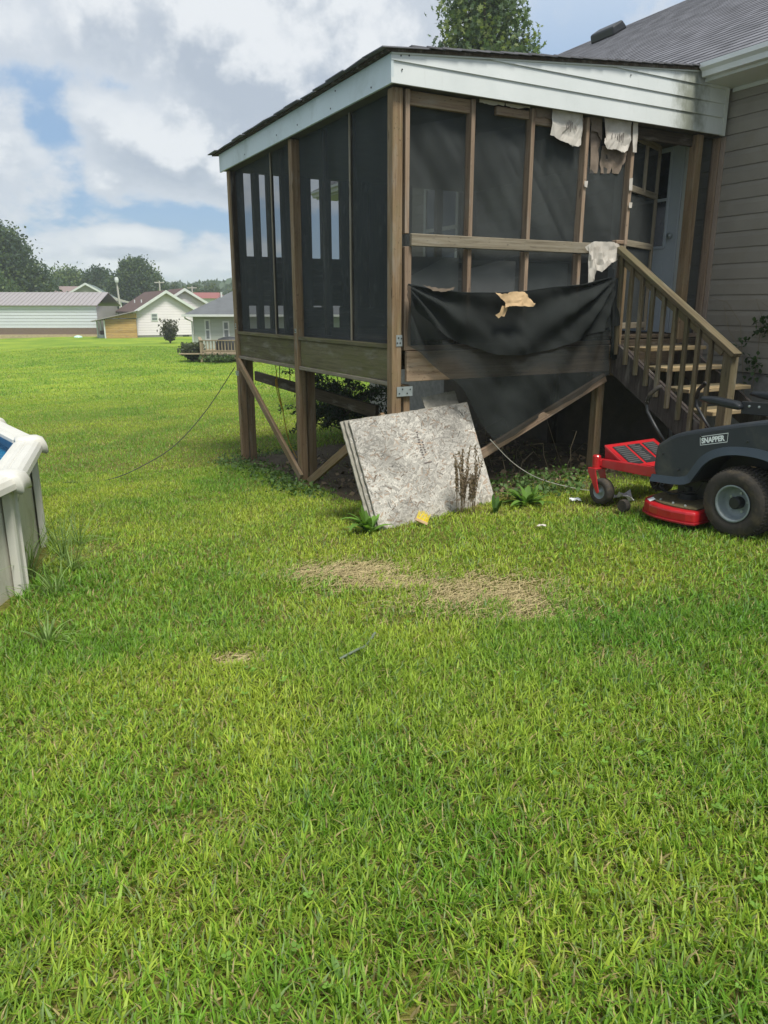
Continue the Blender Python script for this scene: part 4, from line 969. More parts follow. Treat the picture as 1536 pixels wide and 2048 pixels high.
cord('dark_cord', 'dark cord looping under the porch floor next to the yellow cord', 'cord', [P0(.5, 3.9, -.64), P0(.5, 3.9, -.95), P0(.58, 3.88, -1.05), P0(.62, 3.86, -.9), P0(.60, 3.86, -.64)], .006, M_CABLE)
cord('grey_wire', 'pale grey wire running from behind the boards towards the mower', 'wire', [P0(.95, -.1, -1.14), P0(1.15, -.2, -1.36), P0(1.35, -.35, -1.50), P0(1.6, -.6, -1.57), P0(1.75, -.75, gp(1.75, -.75)+.02)], .004, M_WIRE)
cord('hose_piece', 'short faded hose piece half hidden in the grass', 'hose', [(-.21, 3.22, gz(-.2, 3.2)+.03), (-.13, 3.29, gz(-.13, 3.29)+.045), (-.09, 3.37, gz(-.1, 3.36)+.03), (-.045, 3.49, gz(-.05, 3.47)+.045)], .007, M_HOSE)

# ------------------------------------------------------------------ neighbouring houses
def far_thing(name, label, cat, x, y, z, rz=0, group=None): return thing(name, label, cat, (x, y, z), rz, group)
def kbox(name, a, b, mat, parent, bevel=0): return slab(name, a, b, mat, parent, bevel)
def far_window(parent, x0, x1, y, z0, z1, axis='x'):
    w = kbox('window', (x0, y-.02, z0), (x1, y+.03, z1), M_WHITE, parent)
    hw, hh = (x1-x0)/2, (z1-z0)/2
    for a, b in ((-hh+.07, -.03), (.03, hh-.07)):
        kbox('pane', (-hw+.07, -.032, a), (hw-.07, -.026, b), M_PANE, w)
    return w
def gable_house(t, w, d, eave, peak, wallm, roofm, base=.35, over=.25, trim=M_WHITE):
    """gable end towards -y, ridge along +y, local origin at the middle of the front wall on the ground"""
    h = w/2; sl = (peak-eave)/h
    MB().prism([(-h, base), (h, base), (h, eave), (0, peak), (-h, eave)], 'y', 0, d).build('wall', wallm, t)
    kbox('foundation', (-h+.02, .03, -.5), (h-.02, d-.03, base), M_BLOCK, t)
    rt = .12; o = over
    r = MB().prism([(-h-o, eave-o*sl), (0, peak), (h+o, eave-o*sl), (h+o, eave-o*sl+rt), (0, peak+rt), (-h-o, eave-o*sl+rt)], 'y', -.3, d+.3).build('roof', roofm, t)
    MB().prism([(-h-o-.02, eave-o*sl-.10), (0, peak-.10), (h+o+.02, eave-o*sl-.10), (h+o+.02, eave-o*sl+rt+.01), (0, peak+rt+.01), (-h-o-.02, eave-o*sl+rt+.01)], 'y', -.36, -.305).build('rake_trim', trim, t)
    return r
# white gable house
t = far_thing('white_house', 'white sided gable house with brown red shingled roof beyond the lawn', 'house', -17.22, 61.1, -2.55, R(28))
r = gable_house(t, 4.75, 8, 2.25, 3.72, M_LAPW, M_REDROOF, .42)
far_window(t, -1.25, -.72, -.01, 1.5, 2.1)
kbox('vent_opening', (1.15, -.03, .05), (1.65, .0, .36), M_BLACK, t)
for y in (2.0, 5.0): MB().lathe([(.05, 0), (.05, .4), (0, .4)], 'z', 8).build('vent_pipe', M_WHITE, r, loc=(-1.5, y, 2.75))
t2 = far_thing('house_wing', 'second gable roof rising just behind the right side of the white house', 'house', -16.55, 64.2, -2.5, R(28))
gable_house(t2, 5.6, 5, 2.2, 3.9, M_LAPW, M_REDROOF, .3)
# lean-to with new wooden wall
t = far_thing('wooden_lean_to', 'open lean-to with a fresh pine board wall and brown tin roof beside the white house', 'lean-to', -20.3, 58.6, -2.55, R(10))
for k in range(9):
    board('wall_board', (-.95, .02, .22+k*.172), (1.35, .02, .22+k*.172), .03, .165, W_NEW, t)
MB().prism([(-1.0, 1.76), (1.4, 1.76), (1.4, 2.12), (1.2, 2.12)], 'y', .0, .03).build('wall_board', W_NEW, t)
MB().prism([(-1.9, 1.50), (1.45, 2.25), (1.45, 2.31), (-1.9, 1.56)], 'y', -.35, 5).build('roof', M_MAUVE, t)
for x, y in ((-1.0, 0), (-1.75, 1.2), (-1.75, 2.6)): kbox('post', (x-.05, y-.05, 0), (x+.05, y+.05, 1.6), M_WHITE, t)
kbox('slab', (-1.9, -.1, -.3), (1.5, 5, .12), M_CONC, t)
bk = kbox('back_wall', (-1.0, .04, .1), (1.35, .09, 1.7), M_DARKW if 'M_DARKW' in globals() else W_DARK, t)
kbox('porch_clutter', (-1.55, 1.0, .12), (-1.2, 1.5, .8), M_REDROOF, t); kbox('porch_clutter', (-1.6, .7, .12), (-1.25, .95, .5), M_WHITE, t)
# long shed
t = far_thing('long_shed', 'long white metal shed with mauve ribbed roof and brown base at the far left', 'shed', -23.1, 62, -2.4, R(2))
w_ = kbox('wall', (-22, .0, .1), (0, 5.5, 2.5), M_GREYSID, t)
for k in range(7): kbox('wall_panel', (-22, -.05, .80+k*.245), (-.0, -.002, .80+k*.245+.215), M_SHED, t)
kbox('wainscot', (-22.02, -.045, .28), (.02, -.004, .79), M_BROWN, t)
kbox('slab', (-22.2, -.15, -.4), (.2, 5.7, .28), M_CONC, t)
rf = MB().prism([(-.25, 2.50), (2.9, 3.55), (6.0, 2.5), (6.0, 2.56), (2.9, 3.61), (-.25, 2.56)], 'x', -22.2, .15).build('roof', M_MAUVE, t)
MB().prism([(-.26, 2.46), (2.9, 3.5), (2.9, 3.55), (-.26, 2.52)], 'x', .0, .12).build('rake_trim', M_BROWN, t)
sl = math.atan2(1.05, 3.15)
rb0 = None
for k in range(62):
    x = -22.0+k*.355
    if rb0 is None:
        o = MB().box((-.03, 0, 0), (.03, 3.30, .035)).build('roof_rib', M_MAUVE, rf); rb0 = o.data
    else:
        o = bpy.data.objects.new('roof_rib', rb0); COL.objects.link(o); o.parent = rf
    o.location = (x, -.25, 2.56); o.rotation_euler = (sl, 0, 0)
# grey gable house behind the shed
t = far_thing('grey_house', 'grey sided gable house with pale trim rising behind the long shed', 'house', -32.6, 85, -2.4, R(16))
gable_house(t, 5.2, 12, 3.35, 4.85, M_GREYSID, M_GREENROOF, .3)
pr = MB().prism([(2.3, 3.25), (4.4, 2.85), (4.4, 2.97), (2.3, 3.6)], 'y', -.3, 4).build('porch_roof', M_GREYSID, t)
for x in (2.75, 3.5, 4.25): kbox('porch_post', (x-.07, -.1, 0), (x+.07, .04, 2.95), M_WHITE, t)
kbox('porch_back', (2.6, 1.6, 0), (4.3, 1.7, 2.9), M_GLASSD, t)
kbox('porch_rail', (2.7, -.06, .9), (4.3, .0, 1.0), M_WHITE, t)
# distant roofs
def hip(name, label, x, y, z, w, d, wall, h, wm, rm):
    t = far_thing(name, label, 'house', x, y, z)
    kbox('wall', (-w/2, 0, 0), (w/2, d, wall), wm, t)
    MB().add([(-w/2-.3, -.3, wall), (w/2+.3, -.3, wall), (w/2+.3, d+.3, wall), (-w/2-.3, d+.3, wall), (-w/2+.2, d/2, wall+h), (w/2-.2, d/2, wall+h)],
             [(0, 1, 5, 4), (1, 2, 5), (2, 3, 4, 5), (3, 0, 4), (3, 2, 1, 0)]).build('roof', rm, t)
    return t
t = hip('brown_roofed_house', 'distant house with a faded brown roof in front of the dark trees', -40.2, 95, -2.5, 4.4, 6, 3.95, 1.1, M_GREENROOF, M_MAUVER)
for x in (-1.6, 1.4): MB().lathe([(.09, 0), (.09, .5), (0, .5)], 'z', 8).build('vent_pipe', M_WHITE, t, loc=(x, 0, 3.9))
hip('low_grey_house', 'low distant house with a grey roof behind the thin grey pole', -31.0, 95, -2.5, 5.0, 6, 2.2, 1.0, M_WHITE, M_GREYROOF)
hip('red_roofed_house', 'distant white house with a red metal roof behind the white house', -22.4, 95, -2.5, 3.6, 6, 3.55, .75, M_WHITE, M_REDROOF2)
# pale green house with its wooden deck
t = far_thing('green_house', 'pale green sided house with grey roof and gutter behind the small deck', 'house', -9.0, 36.2, -2.75, R(-4))
kbox('wall', (0, 0, .5), (14, 8, 2.42), M_LAPG, t); kbox('foundation', (.03, .03, -.4), (13.9, 7.9, .5), M_BLOCK, t)
MB().add([(-.35, -.4, 2.40), (14.4, -.4, 2.40), (14.4, 8.4, 2.40), (-.35, 8.4, 2.40), (4.2, 4.0, 5.0), (11, 4.0, 5.0)], [(0, 1, 5, 4), (1, 2, 5), (2, 3, 4, 5), (3, 0, 4), (3, 2, 1, 0)]).build('roof', M_GREYROOF, t)
kbox('gutter', (-.38, -.46, 2.33), (14.4, -.40, 2.43), M_WHITE, t)
MB().tube([(-.25, -.40, 2.33), (-.25, -.36, 2.25), (-.03, -.06, 2.1), (-.03, -.06, .1)], .04, 6).build('downspout', M_WHITE, t)
for x in (1.15, 2.45): MB().lathe([(.045, 0), (.045, .45), (0, .45)], 'z', 8).build('vent_pipe', M_WHITE, t, loc=(x, 1.0, 3.0))
far_window(t, .55, .83, -.01, 1.25, 2.2); far_window(t, 1.42, 1.74, -.01, 1.35, 2.13)
dk = far_thing('small_deck', 'small bleached wooden deck with baluster railing in front of the pale green house', 'deck', -7.75, 32.2, -2.45, R(-2))
for k in range(14): board('deck_board', (-.95, .02+k*.26, .54), (4.0, .02+k*.26, .54), .24, .04, W_DECK, dk)
board('rim_joist', (-.05, -.02, .44), (4.0, -.02, .44), .04, .20, W_DECK, dk); board('rim_joist', (-.95, 3.3, .44), (-.05, .0, .44), .04, .20, W_DECK, dk)
for x, y in ((0.02, .0), (1.1, 0), (2.3, 0), (-.95, 3.3)):
    board('post', (x, y, -.3), (x, y, 1.08 if x < .5 else .5), .09, .09, W_DECK, dk)
board('top_rail', (-.02, -.0, 1.10), (4.0, -.0, 1.10), .14, .04, W_DECK, dk); board('lower_rail', (0, 0, .66), (4.0, 0, .66), .04, .08, W_DECK, dk)
board('top_rail', (-.95, 3.3, 1.10), (-.0, .05, 1.10), .14, .04, W_DECK, dk)
for k in range(28):
    x = .1+k*.135; board('baluster', (x, -.01, .64), (x, -.01, 1.09), .04, .04, W_DECK, dk)
for k in range(12):
    f = (k+.5)/12; board('side_board', (-.95*f, .05+3.25*f, .5), (-.95*f, .05+3.25*f, 1.08), .04, .26, W_DECK, dk, up=(0, 1, 0))
cv = MB().lathe([(.62, 0), (.62, .35), (.5, .52), (.25, .60), (0, .62)], 'z', 14).build('grill_cover', M_COVER, None, smooth=True, loc=(-6.75, 33.4, -1.85))
cv.scale = (1, .6, 1.0); tag(cv, 'black covered grill standing on the small deck', 'grill cover')
MB().prism([(.25, .40), (.42, .78), (.58, .40)], 'y', -.2, .2).build('cover_peak', M_COVER, cv)
sc_ = MB().lathe([(.32, 0), (.28, .09), (.1, .14), (0, .14)], 'z', 12).build('lawn_disc', plain('pale turquoise plastic', lin(190, 230, 215), .4), None, smooth=True, loc=(-24.0, 60.0, gz(-24, 60)+.02)); tag(sc_, 'pale turquoise saucer lying on the lawn by the long shed', 'saucer')
# poles
def pole(label, x, y, z0, z1, lamp, lean=0):
    t = far_thing('utility_pole', label, 'pole', x, y, z0, 0, 'utility poles behind the houses')
    MB().tube([(0, 0, 0), (-lean, 0, z1-z0)], .11, 8, .08).build('shaft', M_POLE, t)
    if lamp: MB().lathe([(0, 0), (.16, 0), (.20, .2), (.17, .45), (0, .5)], 'z', 10).build('transformer', M_WHITE, t, loc=(-lean+.05, -.1, z1-z0-.3))
    else: kbox('crossarm', (-.6-lean, -.06, z1-z0-.25), (.6-lean, .06, z1-z0-.13), M_POLE, t)
pole('pale leaning pole with a white box on top, left of the white house', -25.5, 75, -2.5, 2.6, True, .25)
pole('thin pole standing straight behind the ridge of the white house', -27.4, 95, -2.5, 3.1, False)
pole('farthest thin pole, near the red roof', -24.7, 100, -2.5, 2.6, False)

# ------------------------------------------------------------------ trees and shrubs
def leaves(name, C3, size, col, parent=None, mat=None, droop=0.0, asp=1.6, rnd=None, flat=.0):
    """one mesh of leaf-sized faces: centres C3 (N,3), size (N,), colours (N,3)"""
    N = len(C3); g = rnd or rng
    n = g.normal(size=(N, 3)); n[:, 2] = n[:, 2]*(1-flat)+flat*1.5; n /= np.linalg.norm(n, axis=1)[:, None]+1e-9
    a = np.cross(n, g.normal(size=(N, 3))); a[:, 2] -= droop; a /= np.linalg.norm(a, axis=1)[:, None]+1e-9
    b = np.cross(n, a); b /= np.linalg.norm(b, axis=1)[:, None]+1e-9
    s = size[:, None]
    V = np.stack([C3-a*s*asp*.5, C3+b*s*.5+n*s*.1, C3+a*s*asp*.5, C3-b*s*.5+n*s*.1], 1).reshape(-1, 3)
    return arrays(name, V, np.arange(4*N).reshape(-1, 4), col=np.clip(np.repeat(col, 4, 0), .004, 1), mat=mat or M_LEAF, parent=parent)
def crown_points(lobes, N, g, shell=.55, clump=None):
    """points spread through ellipsoid lobes, gathered in clumps with gaps between them"""
    w = np.array([l[3]*l[4]*l[5] for l in lobes])**.67; w /= w.sum()
    nc = clump or N//28
    k = g.choice(len(lobes), nc, p=w); L = np.array(lobes)[k]
    d = g.normal(size=(nc, 3)); d /= np.linalg.norm(d, axis=1)[:, None]
    r = shell+(1.04-shell)*g.random(nc)**.6
    cc = L[:, :3]+d*L[:, 3:6]*r[:, None]
    j = g.integers(0, nc, N); cs = L[:, 3:6].mean(1)[j]*.15
    off = g.normal(size=(N, 3))*cs[:, None]
    return cc[j]+off, j, nc
def tree(name, label, x, y, z, lobes, N, size, base, seed, group=None, trunk=.25, var=.35, limbs=7, cat='tree', yellow=(1.25, 1.1, .6)):
    g = np.random.default_rng(seed); t = thing(name, label, cat, (x, y, z), 0, group)
    top = max(l[2] for l in lobes); zc = min(l[2]-l[5]*.5 for l in lobes)
    MB().tube([(0, 0, -.3), (.05*trunk, .1*trunk, zc*.6), (.0, 0, top*.85)], trunk, 8, trunk*.25).build('trunk', M_BARK, t, smooth=True)
    for i in range(limbs):
        l = lobes[g.integers(len(lobes))]; d = g.normal(size=3); d /= np.linalg.norm(d)
        e = np.array(l[:3])+d*np.array(l[3:6])*.75; s = zc*.7+g.random()*(top-zc)*.5
        MB().tube([(0, 0, s), tuple(np.array([0, 0, s])*.5+e*.5+np.array([0, 0, -.1*trunk])), tuple(e)], trunk*.32, 5, trunk*.06).build('limb', M_BARK, t)
    N = int(N*1.9); size *= .68
    C3, j, nc = crown_points(lobes, N, g)
    base = tuple(b*1.35+.014 for b in base)
    cb = g.random(nc)[j]; lb = g.random(N)
    col = np.array(base)[None]*(1-var+2*var*(.6*cb+.4*lb))[:, None]
    yl = (cb > .7)[:, None]; col = np.where(yl, col*np.array(yellow)[None], col)
    leaves('crown', C3, size*g.uniform(.7, 1.3, N), col, t, rnd=g)
    return t
FG = (.040, .068, .026)
G = 'background trees'
tree('broad_tree', 'tallest dark tree at the far left edge behind the long shed', -42.0, 82, -2.4, [(0, 0, 6.5, 4.6, 4, 4.0), (-3, 0, 5, 4.5, 4, 4.5), (3.2, 0, 4.2, 3.6, 3.5, 3.2), (1.5, -1, 8.0, 3.2, 3, 2.4), (4.8, 0, 3.0, 2.2, 2.5, 2.6)], 26000, .34, (.030, .055, .028), 21, G, .4)
tree('broad_tree', 'mid green bushy tree in front of the tallest dark tree at the left', -39.5, 75, -2.4, [(0, 0, 3.4, 3.4, 3, 2.6), (-2.8, 0, 3.8, 3, 3, 3), (2.0, 0, 2.4, 2.4, 2.2, 2)], 15000, .30, (.045, .080, .028), 22, G, .3)
tree('broad_tree', 'pale rounded tree right of the tallest dark tree', -45.2, 112, -2.4, [(0, 0, 4.6, 3.0, 3, 3.0), (-2, 0, 4.0, 2.4, 2.4, 2.6), (2.2, 0, 3.8, 2.4, 2.4, 2.4)], 11000, .34, (.055, .092, .042), 23, G, .3)
tree('broad_tree', 'dark tree with a pointed top behind the grey gable house', -41.0, 112, -2.4, [(0, 0, 4.8, 2.2, 2.4, 2.8), (-2.8, 0, 3.4, 2.6, 2.4, 2.6), (2.8, 0, 3.8, 2.6, 2.4, 2.4), (.3, 0, 6.6, 1.1, 1.1, 1.0)], 12000, .34, (.032, .058, .030), 24, G, .3)
tree('broad_tree', 'big rounded tree standing above the roof of the white house', -32.9, 104, -2.4, [(0, 0, 5.4, 2.5, 2.5, 3.0), (-1.9, 0, 4.2, 2.0, 2.2, 2.6), (1.9, 0, 4.3, 1.7, 2.2, 2.4), (-.6, 0, 7.0, 1.5, 1.6, 1.5), (2.8, 0, 3.2, 1.4, 1.6, 2.0)], 15000, .32, (.036, .064, .032), 25, G, .35)
tree('broad_tree', 'low tree between the dark pointed tree and the big rounded tree', -36.8, 108, -2.4, [(0, 0, 3.2, 1.9, 2, 2.2), (-1.4, 0, 2.6, 1.6, 1.6, 1.8)], 7000, .32, (.045, .076, .036), 26, G, .25)
TL = 'tree row on the horizon'
lab = ['first', 'second', 'third', 'fourth', 'fifth', 'sixth', 'seventh', 'eighth', 'ninth']
for i in range(9):
    gx = np.random.default_rng(40+i)
    x = -42.0+i*3.9; h = gx.uniform(3.4, 4.7)
    tree('row_tree', f'{lab[i]} small tree from the left in the distant row behind the red roof', x, 138+gx.uniform(-3, 3), -2.4, [(0, 0, h-1, 2.3, 2, 2.3), (-1.6, 0, h-1.8, 1.8, 1.8, 2.0), (1.7, 0, h-2, 1.9, 1.8, 2.0), (.4, 0, h+.7, 1.2, 1.2, 1.1)], 4200, .42, tuple(np.array((.040, .066, .034))*gx.uniform(.85, 1.2)), 50+i, TL, .25, limbs=3)
# far-off wood that closes the horizon
def wood_mass():
    g = np.random.default_rng(90); N = 60000; th = g.uniform(-1.25, 1.35, N); rad = g.uniform(190, 230, N)
    x = np.sin(th)*rad; y = np.cos(th)*rad; top = 3.6+3.2*fbm(th*14+60, th*0+2, 1, 4)
    z = -3+(top+3)*g.random(N)**.75
    k = fbm(th*60+20, z*.5+10, 2, 3)
    leaves('far_wood', np.stack([x, y, z], -1), g.uniform(.9, 1.7, N), np.array([.085, .118, .085])[None]*(.6+.9*k)[:, None], rnd=g)['kind'] = 'stuff'
wood_mass()
# tall tree beyond the porch roof
def sweetgum():
    g = np.random.default_rng(31); t = thing('tall_tree', 'tall leafy tree with star shaped leaves showing above the porch roof', 'tree', (2.85, 24, -2.5), 0)
    MB().tube([(0, 0, -.3), (.05, 0, 6), (0, 0, 13)], .22, 9, .05).build('trunk', M_BARK, t, smooth=True)
    lob = [(0, 0, 9.6, 1.30, 1.3, 1.5), (-.15, 0, 11.2, 1.05, 1.1, 1.5), (.1, 0, 12.6, .8, .8, 1.2), (-.5, -.1, 8.2, 1.05, 1.2, 1.2), (.55, 0, 8.4, 1.05, 1.2, 1.2), (0, 0, 6.6, 1.7, 1.6, 1.4), (1.0, 0, 9.2, .5, .6, .7), (-1.05, 0, 9.15, .42, .5, .40)]
    for i in range(22):
        s = 4.5+i*.36; a = i*2.4; L = 1.45 if s < 10 else .9
        MB().tube([(0, 0, s), (math.cos(a)*L*.6, math.sin(a)*L*.6, s+.35), (math.cos(a)*L, math.sin(a)*L, s+.75)], .035, 5, .008).build('limb', M_BARK, t)
    N = 22000; C3, j, nc = crown_points(lob, N, g, .1, 1000)
    n = g.normal(size=(N, 3)); n[:, 2] += .6; n /= np.linalg.norm(n, axis=1)[:, None]; a = np.cross(n, g.normal(size=(N, 3))); a /= np.linalg.norm(a, axis=1)[:, None]; b = np.cross(n, a)
    rad = .088*g.uniform(.7, 1.25, N); V = []; ang0 = [0, 36, 72, 108, 144, 180, 216, 252, 288, 324]
    for q, d in enumerate(ang0):
        rr = rad*(1.0 if q % 2 == 0 else .42); V.append(C3+a*(rr*math.cos(R(d)))[:, None]+b*(rr*math.sin(R(d)))[:, None]-n*(.15*rr)[:, None])
    V = np.stack(V, 1).reshape(-1, 3); base = np.arange(N)[:, None]*10
    T = np.concatenate([base+np.array([[k, (k+1) % 10, (k+9) % 10]]) for k in (0, 2, 4, 6, 8)]+[base+np.array([[1, 3, 5]]), base+np.array([[1, 5, 7]]), base+np.array([[1, 7, 9]])])
    cb = g.random(nc)[j]; col = np.array([.105, .160, .075])[None]*(.6+.8*(.5*cb+.5*g.random(N)))[:, None]; yl = cb > .75; col[yl] *= np.array([1.5, 1.25, .8])
    arrays('crown', V, None, T, np.repeat(col, 10, 0), M_LEAF, t)
sweetgum()
def bush(name, label, x, y, r, h, N, size, base, seed, cat='shrub', stems=9):
    g = np.random.default_rng(seed); z = gz(x, y); t = thing(name, label, cat, (x, y, z), 0)
    for i in range(stems):
        a = g.uniform(0, 6.28); q = g.uniform(.4, .95)*r
        MB().tube([(0, 0, -.05), (math.cos(a)*q*.4, math.sin(a)*q*.4, h*.45), (math.cos(a)*q, math.sin(a)*q, h*g.uniform(.65, 1.0))], r*.035, 5, r*.012).build('stem', M_BARK, t)
    th = g.uniform(0, 6.28, N); hh = g.random(N)**.7; rr = r*np.sqrt(g.random(N))*(.35+.75*hh)
    k = g.integers(0, 30, N)/30.; rr = rr*(.75+.5*np.sin(k*40)**2); hz = h*(.12+.9*hh*(.8+.3*np.cos(k*60)))
    C3 = np.stack([np.cos(th)*rr, np.sin(th)*rr, hz], -1)
    leaves('foliage', C3, size*g.uniform(.6, 1.4, N), np.array(base)[None]*(.6+.8*g.random(N))[:, None], t, rnd=g)
bush('lawn_shrub', 'dark purplish shrub alone on the lawn before the white house', -14.0, 50, .62, 1.40, 1000, .11, (.085, .085, .065), 61, stems=16)
bush('deck_shrub', 'dense shrub growing against the left end of the small deck', -8.3, 32.9, .5, .72, 1800, .08, (.07, .085, .045), 62)
bush('deck_weed', 'low leafy growth under the small deck', -6.9, 32.1, .8, .34, 1000, .07, (.06, .10, .03), 63, stems=5)

# juniper with feathery drooping sprays behind the porch legs
def juniper():
    g = np.random.default_rng(71); x, y, _ = W(1.9, 4.9); z = gz(x, y); t = thing('juniper', 'dark feathery juniper growing behind the porch, seen between the legs', 'shrub', (x, y, z), 0)
    C3 = []; col = []
    for i in range(62):
        a = g.uniform(0, 6.28); h = g.uniform(.15, 1.05); L = g.uniform(.5, 1.25)*(1.15-.35*h)
        p0 = np.array([0, 0, h*.55]); d = np.array([math.cos(a), math.sin(a), .25])
        pts = [p0+d*L*s+np.array([0, 0, .25*s-.5*s*s+h*.45*s]) for s in np.linspace(0, 1, 7)]
        MB().tube([tuple(p) for p in pts], .012, 4, .003).build('branch', M_BARK, t)
        for s in np.linspace(.25, 1, 26):
            q = p0+d*L*s+np.array([0, 0, .25*s-.5*s*s+h*.45*s])
            for k in range(4): C3.append(q+g.normal(size=3)*.05*(1.2-.7*s)); col.append(np.array([.030, .050, .026])*g.uniform(.6, 1.5))
    leaves('sprays', np.array(C3), g.uniform(.014, .030, len(C3)), np.array(col), t, droop=.4, asp=3.2, rnd=g)
juniper()

# ------------------------------------------------------------------ lawn
PATCH = ((-.24, 4.64, .33, .19, 1.0), (-.04, 4.40, .28, .13, .7), (.56, 4.10, .40, .29, .92), (.80, 3.82, .22, .20, .8), (.22, 4.30, .24, .08, .6), (-.70, 3.30, .10, .075, .8), (1.10, 3.12, .26, .14, .32), (-2.25, 5.35, .25, .35, .4), (1.9, 5.9, .5, .3, .6), (-.55, 2.05, .12, .07, .3), (-1.5, 2.6, .3, .14, .3), (.95, 5.9, .5, .12, .4))
def patch(x, y):
    m = np.zeros_like(x); w = fbm(x*5, y*5, 1, 4)-.5
    for a, b, ra, rb, k in PATCH:
        d = ((x-a)/ra)**2+((y-b)/rb)**2; m = np.maximum(m, k*np.clip((1.35+w*3.2-d)*.75, 0, 1))
    return m
OP = lambda x, y: ((x-CX)*UX+(y-CY)*UY, -(x-CX)*UY+(y-CY)*UX)
_pc = [o for o in bpy.data.objects if o.name == 'swimming_pool'][0].location
def blades(name, d0, d1, rho, levels, Lr, Wr, seed, dead=.13, flat=0.0, keep=None, clump=.5):
    g = np.random.default_rng(seed)
    hw = lambda d: .56*d+1.15
    A = .56*(d1*d1-d0*d0)+2.3*(d1-d0); N = int(A*rho)
    d = d0+(d1-d0)*g.random(N*3); d = d[g.random(len(d)) < hw(d)/hw(d1)][:N]; N = len(d)
    x = (g.random(N)*2-1)*hw(d); y = d.copy()
    # gather part of the blades into tufts
    t = g.random(N) < clump
    cxy = np.stack([np.round(x*11+g.normal(size=N)*.25), np.round(y*11+g.normal(size=N)*.25)], -1)/11+vnoise(x*3, y*3)[:, None]*.05
    x = np.where(t, cxy[:, 0]+g.normal(size=N)*.022, x); y = np.where(t, cxy[:, 1]+g.normal(size=N)*.022, y)
    u, v = OP(x, y)
    pm = patch(x, y)
    n1 = fbm(x*.55+9, y*.55+3, 0, 3); n2 = fbm(x*2.6+30, y*2.6+11, 1, 4); n3 = fbm(x*1.1+70, y*1.1, 2, 3)
    ok = g.random(N) > pm*.45
    ok &= ~((u > .0+.25*(n2-.5)) & (v > -.12+.5*(n2-.5)) & (u < 3.7) & (v < 4.25) & (g.random(N) < .985))
    ok &= ~((u > 3.68) & (v < 9)) & ~((u > .95) & (u < 2.5) & (v > -.42) & (v < .1) & (g.random(N) < .5))
    ok &= (x-_pc.x)**2+(y-_pc.y)**2 > 3.86**2
    ok &= g.random(N) < np.clip(.55+1.1*(n2-.25), .35, 1)
    # thinner under the boards
    ok &= ~((u > -.3) & (u < .97) & (v > -.42+.07) & (v < .1))
    x, y, u, v, pm, n1, n2, n3 = (q[ok] for q in (x, y, u, v, pm, n1, n2, n3)); N = len(x)
    z = ground(x, y)
    L = g.uniform(*Lr, N)*(.65+.75*n3)*(1-.45*pm); w = g.uniform(*Wr, N)
    edge = np.exp(-np.maximum(0, np.abs((x-_pc.x)**2+(y-_pc.y)**2-3.9**2))/1.2); L *= 1+.9*edge*g.random(N)
    hd = g.uniform(0, 2*math.pi, N); lean = np.clip(g.beta(2.4, 2.0, N)*1.25+flat+pm*.5, .05, 1.5)
    dx, dy = np.cos(hd), np.sin(hd); px, py = -dy, dx; tw = g.uniform(-.7, .7, N)
    # colour: blade by blade, drifting between yellow green and deep green over the lawn
    yl = np.clip(.5+2.2*(n1-.5)+1.5*(n2-.5)+g.normal(size=N)*.30, 0, 1)[:, None]
    col = np.array([.165, .325, .030])*(1-yl)+np.array([.375, .465, .054])*yl
    sp = g.random(N) < .09; col[sp] = np.array([.215, .300, .105])
    dk = np.clip((n3-.52)*4, 0, 1)[:, None]; col = col*(1-np.array([.34, .18, .2])*dk)
    col *= g.uniform(.62, 1.25, N)[:, None]
    dd = (g.random(N) < dead+.30*np.clip(n2-.58, 0, 1)*2+pm*.72)
    col[dd] = np.array([.42, .345, .15])*g.uniform(.45, 1.2, (dd.sum(), 1))
    lean[dd] = np.clip(lean[dd]+.5, 0, 1.5)
    V = []; C_ = []
    for i in range(levels+1):
        s = i/levels; h = L*(s-.42*np.minimum(lean, 1.2)*s*s)*np.where(lean > 1.15, .35, 1); o = L*lean*.8*s**1.5
        ww = w*(1-s**2.2)*(.8+.4*min(1, 3*s)); bx, by, bz = x+dx*o, y+dy*o, z-.004+np.maximum(h, .002+.004*s)
        if i < levels:
            a = tw*s; qx, qy = px*np.cos(a)+dx*np.sin(a), py*np.cos(a)+dy*np.sin(a)
            V += [np.stack([bx-qx*ww/2, by-qy*ww/2, bz], -1), np.stack([bx+qx*ww/2, by+qy*ww/2, bz+ww*.15], -1)]; C_ += [col, col]
        else: V.append(np.stack([bx, by, bz], -1)); C_.append(col)
    k = 2*levels+1; V = np.stack(V, 1).reshape(-1, 3); C_ = np.stack(C_, 1).reshape(-1, 3); b = np.arange(N)[:, None]*k
    Q = np.concatenate([b+np.array([[2*i, 2*i+1, 2*i+3, 2*i+2]]) for i in range(levels-1)]) if levels > 1 else None
    T = b+np.array([[2*levels-2, 2*levels-1, 2*levels]])
    o = arrays(name, V, Q, T, C_, M_GRASS); o['kind'] = 'stuff'; return o
blades('lawn_grass', 1.0, 3.6, 15500, 3, (.034, .078), (.0036, .0072), 101)
blades('lawn_grass', 3.6, 9.5, 6800, 2, (.030, .064), (.0044, .0080), 102)
blades('lawn_grass', 9.5, 20, 1500, 1, (.035, .065), (.010, .018), 103)
blades('lawn_grass', 20, 46, 260, 1, (.05, .085), (.022, .038), 105)
blades('broad_grass', 1.0, 6.0, 620, 3, (.045, .085), (.0055, .010), 104, dead=.03, flat=.22, clump=.85)
